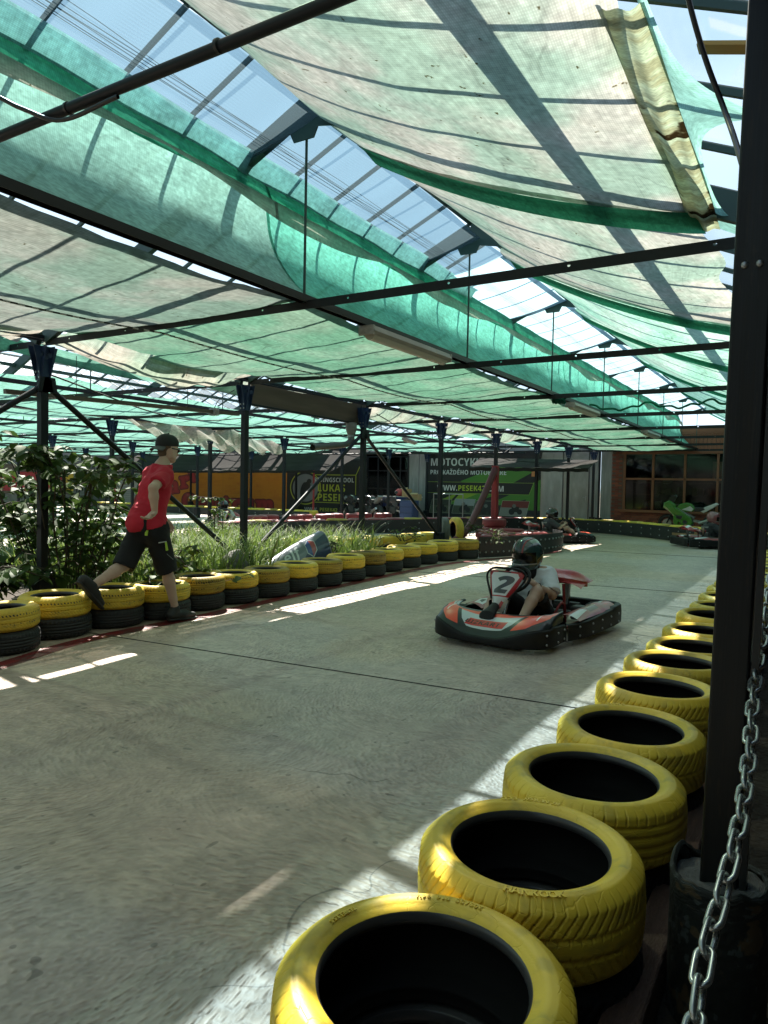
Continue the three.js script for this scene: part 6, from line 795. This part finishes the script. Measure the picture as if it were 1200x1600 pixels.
{ // sheet metal gutter box between the second and third posts, with spout and downpipe
  const X = -7.28, t = thing('gutter_box', 'brownish sheet metal gutter box between the second and third posts', 'gutter box');
  part('front_sheet', grid((u, v) => { const Z = mix(7.95, 11.15, u); return P(X + 0.13 - 0.08 * v, mix(2.90, 2.60 - 0.05 * u, v) + 0.01 * Math.sin(u * 14), Z); }, 30, 4), M.brownTin, t); part('rear_sheet', grid((u, v) => { const Z = mix(7.95, 11.15, u); return P(X - 0.16 + 0.08 * v, mix(2.88, 2.60 - 0.05 * u, v), Z); }, 20, 4), M.brownTin, t); part('bottom_sheet', grid((u, v) => P(mix(X + 0.052, X - 0.078, v), 2.598 - 0.05 * u, mix(7.95, 11.15, u)), 20, 2), M.brownTin, t);
  part('end_plate', at(extr([[-0.16, 2.9], [0.13, 2.9], [0.05, 2.55], [-0.08, 2.55]], 0.006), X, 0, -11.16), M.brownTin, t); part('lower_lip', beam(P(X + 0.06, 2.592, 7.95), P(X + 0.06, 2.545, 11.1), 0.02, 0.03), M.steel, t);
  const d = thing('downpipe', 'grey funnel and slanting downpipe below the end of the gutter box', 'pipe'); part('funnel', merge([cyl(0.10, 0.10, 0.12, X + 0.06, 2.49, -10.7, 18), cyl(0.10, 0.06, 0.12, X + 0.06, 2.37, -10.7, 18), cyl(0.06, 0.06, 0.12, X + 0.06, 2.26, -10.7, 16)]), mat(0.20, 0.19, 0.17, 0.6, { map: T.blotch }), d); part('pipe', tube([P(X + 0.06, 2.24, 10.7), P(X + 0.06, 2.17, 10.6), P(X + 0.06, 2.12, 10.3), P(X + 0.06, 2.04, 9.55)], 0.055, 24, 14), mat(0.13, 0.125, 0.115, 0.6, { map: T.blotch }), d); part('clip', cyl(0.066, 0.066, 0.04, X + 0.06, 2.31, -10.7, 18), M.galv, d);
  const c = thing('work_light', 'small clear floodlight hanging on wires left of the second post', 'lamp'); part('glass', at(rbx(0.14, 0.1, 0.1, 0.02), -7.35, 2.42, -7.4), mat(0.6, 0.6, 0.6, 0.15, { transmission: 0.7, thickness: 0 }), c); part('wire', tube([P(-7.35, 2.47, 7.4), P(-7.3, 2.6, 7.45), P(-7.15, 2.75, 7.6)], 0.006, 16, 5), M.black, c);
  const tr = thing('light_rail', 'long thin tube rail hung between the first two posts', 'rail'); part('rail', beam(P(-7.35, 2.34, 4.35), P(-7.35, 2.44, 7.9), 0.05, 0.05), M.brownTin, tr); for (const z of [5.2, 6.9]) part('wire', rod(P(-7.35, 2.4, z), P(-7.35, 2.85, z), 0.004, 5), M.rope, tr);
  // red sleeve and padded brace on the fifth post
  const rp = mat(0.34, 0.022, 0.03, 0.5, { map: T.blotch }), GZ = Z1 + 4 * S; const s = thing('post_sleeve', 'red sleeve round the lower part of the fifth post', 'post sleeve'); part('sleeve', rbx(0.15, 1.5, 0.15, 0.02, -7.1, 1.25, -GZ), rp, s); part('top_band', rbx(0.16, 0.03, 0.16, 0.008, -7.1, 1.98, -GZ), rp, s);
  const pb = thing('padded_brace', 'dark red padded diagonal brace leaning on the red post', 'brace'); part('pad', tube([P(-7.1, 1.9, GZ - 0.05), P(-7.1, 1.2, GZ - 0.75), P(-7.05, 0.45, GZ - 1.75), P(-7.0, 0.22, GZ - 2.5)], 0.085, 40, 12), mat(0.13, 0.018, 0.022, 0.6, { map: T.blotch }), pb); part('end_cap', sph(0.085, -7.0, 0.22, -(GZ - 2.5)), mat(0.13, 0.018, 0.022, 0.6), pb);
}
{ // motorbikes along the wall (bike axes: nose towards -x)
  const tyM = mat(0.015, 0.015, 0.016, 0.7), wheel = (x, r, w) => { const a = new THREE.TorusGeometry(r - w / 2, w / 2, 10, 32); a.translate(x, r, 0); return a; };
  const bike = (label, pos, turn, o) => {
    const t = thing('motorbike', label, 'motorbike', pos, turn), col = mat(...o.col, 0.25, { clearcoat: 0.6 }), wh = mat(...o.col2, 0.3, { clearcoat: 0.5 });
    const rim = x => merge([new THREE.TorusGeometry(0.2, 0.015, 6, 28).translate(x, 0.3, 0), ...[0, 1, 2, 3, 4].map(k => { const a = k * 1.257; return rod(V3(x, 0.3, 0), V3(x + 0.2 * Math.cos(a), 0.3 + 0.2 * Math.sin(a), 0), 0.014, 6); }), cyl(0.05, 0.05, 0.1, x, 0.3, 0, 14, Math.PI / 2)]);
    const fw = part('front_wheel', wheel(-0.7, 0.3, 0.12), tyM, t); part('rim', rim(-0.7), M.steel, fw); const rw = part('rear_wheel', wheel(0.68, 0.31, 0.17), tyM, t); part('rim', rim(0.68), M.steel, rw); part('brake_disc', merge([cyl(0.14, 0.14, 0.006, -0.7, 0.3, 0.07, 24, Math.PI / 2), cyl(0.14, 0.14, 0.006, -0.7, 0.3, -0.07, 24, Math.PI / 2)]), chromeM, fw);
    part('fork', merge([rod(V3(-0.7, 0.3, 0.09), V3(-0.46, 0.86, 0.09), 0.024), rod(V3(-0.7, 0.3, -0.09), V3(-0.46, 0.86, -0.09), 0.024)]), M.steel, t); part('engine', merge([rbx(0.36, 0.32, 0.3, 0.04, -0.05, 0.42, 0), rbx(0.2, 0.24, 0.26, 0.04, -0.22, 0.5, 0, 0, 0, 0.4), cyl(0.09, 0.09, 0.34, 0.04, 0.4, 0, 18, Math.PI / 2)]), engM, t); part('swingarm', merge([beam(V3(0.1, 0.42, 0.1), V3(0.68, 0.31, 0.1), 0.03, 0.07), beam(V3(0.1, 0.42, -0.1), V3(0.68, 0.31, -0.1), 0.03, 0.07)]), M.galv, t); part('frame_spar', merge([beam(V3(-0.42, 0.80, 0.13), V3(0.14, 0.50, 0.13), 0.03, 0.09), beam(V3(-0.42, 0.80, -0.13), V3(0.14, 0.50, -0.13), 0.03, 0.09)]), o.fair ? mat(0.24, 0.24, 0.25, 0.4, { metalness: 0.5 }) : M.steel, t);
    part('fuel_tank', extr([[-0.42, 0.78], [-0.30, 0.92], [-0.12, 0.98], [0.04, 0.94], [0.14, 0.82], [0.10, 0.74], [-0.3, 0.72]], 0.22, 0.03), col, t); if (o.fair) part('tank_panel', extr([[-0.22, 0.77], [0.02, 0.88], [0.12, 0.80], [0.06, 0.73]], 0.30, 0.01), wh, t); part('seat', extr([[0.10, 0.80], [0.16, 0.83], [0.40, 0.83], [0.44, 0.80], [0.3, 0.74], [0.12, 0.74]], 0.2, 0.025), M.black, t); part('tail', extr([[0.30, 0.76], [0.48, 0.86], [0.80, 1.0], [0.84, 0.97], [0.66, 0.84], [0.42, 0.70]], 0.16, 0.02), wh, t); part('silencer', rod(V3(0.3, 0.34, 0.17), V3(0.74, 0.5, 0.17), 0.05, 14), chromeM, t); part('handlebar', merge([rod(V3(-0.42, 0.92, -0.33), V3(-0.42, 0.92, 0.33), 0.014), rod(V3(-0.46, 0.86, 0), V3(-0.42, 0.92, 0), 0.03)]), M.black, t); part('stand', rod(V3(0.1, 0.3, 0.1), V3(0.14, 0.0, 0.24), 0.012), M.black, t);
    if (o.fair) { part('side_fairing', extr([[-0.62, 0.74], [-0.70, 0.82], [-0.52, 0.86], [-0.34, 0.76], [-0.16, 0.64], [0.04, 0.50], [0.10, 0.34], [-0.02, 0.20], [-0.34, 0.18], [-0.46, 0.34], [-0.46, 0.56]], 0.30, 0.03, [[-0.12, 0.36, 0.07], [-0.30, 0.32, 0.05]]), col, t); part('nose_fairing', extr([[-0.62, 0.74], [-0.78, 0.86], [-0.76, 0.96], [-0.64, 1.02], [-0.46, 0.90], [-0.44, 0.80]], 0.2, 0.05), col, t); part('windscreen', extr([[-0.72, 0.98], [-0.60, 1.16], [-0.44, 1.24], [-0.42, 1.20], [-0.50, 1.02], [-0.60, 0.97]], 0.14, 0.03), mat(0.05, 0.055, 0.05, 0.1, { transmission: 0.5, thickness: 0 }), t); part('mirror', rbx(0.09, 0.06, 0.05, 0.02, -0.5, 1.22, 0.26), M.black, t); part('mirror', rbx(0.09, 0.06, 0.05, 0.02, -0.5, 1.22, -0.26), M.black, t); part('front_mudguard', grid((u, v) => { const a = mix(0.2, 2.5, u); return V3(-0.7 - 0.33 * Math.cos(a), 0.3 + 0.33 * Math.sin(a), (v - 0.5) * 0.15); }, 16, 4), col, t); part('scoop', extr([[-0.40, 0.58], [-0.20, 0.56], [-0.24, 0.44], [-0.38, 0.48]], 0.37, 0.005), M.black, t); }
    else { part('headlight', sph(0.1, -0.6, 0.86, 0, 0.8, 1, 1), chromeM, t); part('front_mudguard', grid((u, v) => { const a = mix(0.5, 2.3, u); return V3(-0.7 - 0.33 * Math.cos(a), 0.3 + 0.33 * Math.sin(a), (v - 0.5) * 0.13); }, 12, 3), col, t); part('side_cover', extr([[-0.05, 0.72], [0.2, 0.72], [0.16, 0.5], [0, 0.5]], 0.24, 0.02), col, t); }
    return t;
  };
  bike('green and white sports motorbike parked in front of the brown framed window', P(-3.55, 0.06, 25.4), 0, { col: [0.045, 0.17, 0.022], col2: [0.5, 0.5, 0.48], fair: true });
  bike('dark motorbike parked before the shop front, leftmost of the three', P(-16.9, 0, 25.4), -0.3, { col: [0.02, 0.02, 0.024], col2: [0.05, 0.05, 0.055] }); bike('dark motorbike parked before the shop front, middle of the three', P(-15.9, 0, 25.2), -0.55, { col: [0.03, 0.03, 0.034], col2: [0.2, 0.2, 0.2] }); bike('dark motorbike parked before the shop front next to the blue cabinet', P(-15.0, 0, 25.5), 0.2, { col: [0.02, 0.022, 0.03], col2: [0.03, 0.03, 0.03] });
  const bc = thing('cabinet', 'dark blue cabinet standing beside the dark motorbikes', 'cabinet'); part('box', rbx(0.62, 0.85, 0.5, 0.02, -14.1, 0.43, -25.2), mat(0.02, 0.04, 0.12, 0.5), bc); for (const y of [0.25, 0.5, 0.75]) part('drawer', rbx(0.54, 0.2, 0.02, 0.006, -14.1, y - 0.03, -24.94), mat(0.025, 0.05, 0.15, 0.45), bc);
  const tb = thing('table', 'pale topped table with a blue cloth behind the dark motorbikes', 'table'); part('top', rbx(1.8, 0.04, 0.7, 0.01, -15.0, 0.98, -26.0), M.white, tb); part('cloth', bx(1.4, 0.4, 0.02, -15.0, 0.77, -25.64), mat(0.02, 0.04, 0.14, 0.8), tb); for (const x of [-15.8, -14.2]) part('leg', rod(P(x, 0, 26), P(x, 0.96, 26), 0.03), M.steel, tb);
  const hm = thing('helmet', 'red motorbike helmet lying on the pale topped table', 'helmet'); part('shell', sph(0.17, -14.95, 1.16, -25.9, 1.2, 1, 1), mat(0.35, 0.03, 0.03, 0.25, { clearcoat: 0.6 }), hm); part('visor', sph(0.15, -15.03, 1.16, -25.86, 1, 0.6, 1), M.black, hm);
  for (const [i, [x, y, w, h]] of [[-14.45, 1.16, 0.3, 0.32], [-14.0, 0.98, 0.34, 0.26]].entries()) { const b = thing('cardboard_box', i ? 'small cardboard box standing on the blue cabinet' : 'open cardboard box standing on the table end', 'box'); part('carton', rbx(w, h, 0.3, 0.006, x, y, -25.6), mat(0.36, 0.26, 0.13, 0.85), b); part('flap', bx(w, 0.005, 0.14, x, y + h / 2 + 0.02, -25.38, 0, 0.4), mat(0.42, 0.31, 0.16, 0.85), b); }
  const rk = thing('tube_rack', 'light steel tube rack standing before the web address banner', 'rack'); part('bars', merge([rod(P(-13.2, 0.1, 25.6), P(-13.2, 1.15, 25.6), 0.02), rod(P(-12.5, 0.1, 25.6), P(-12.5, 1.15, 25.6), 0.02), rod(P(-11.9, 0.1, 25.6), P(-11.9, 1.15, 25.6), 0.02)]), M.galv, rk); part('top_rail', rod(P(-13.2, 1.15, 25.6), P(-11.9, 1.15, 25.6), 0.02), M.galv, rk);
  solo('light_box', rbx(0.16, 0.2, 0.1, 0.02, -9.45, 2.0, -26.8), mat(0.4, 0.16, 0.05, 0.6), 'small orange lamp on the wall at the right edge of the web address banner', 'lamp');
}
renderer.render(scene, camera);
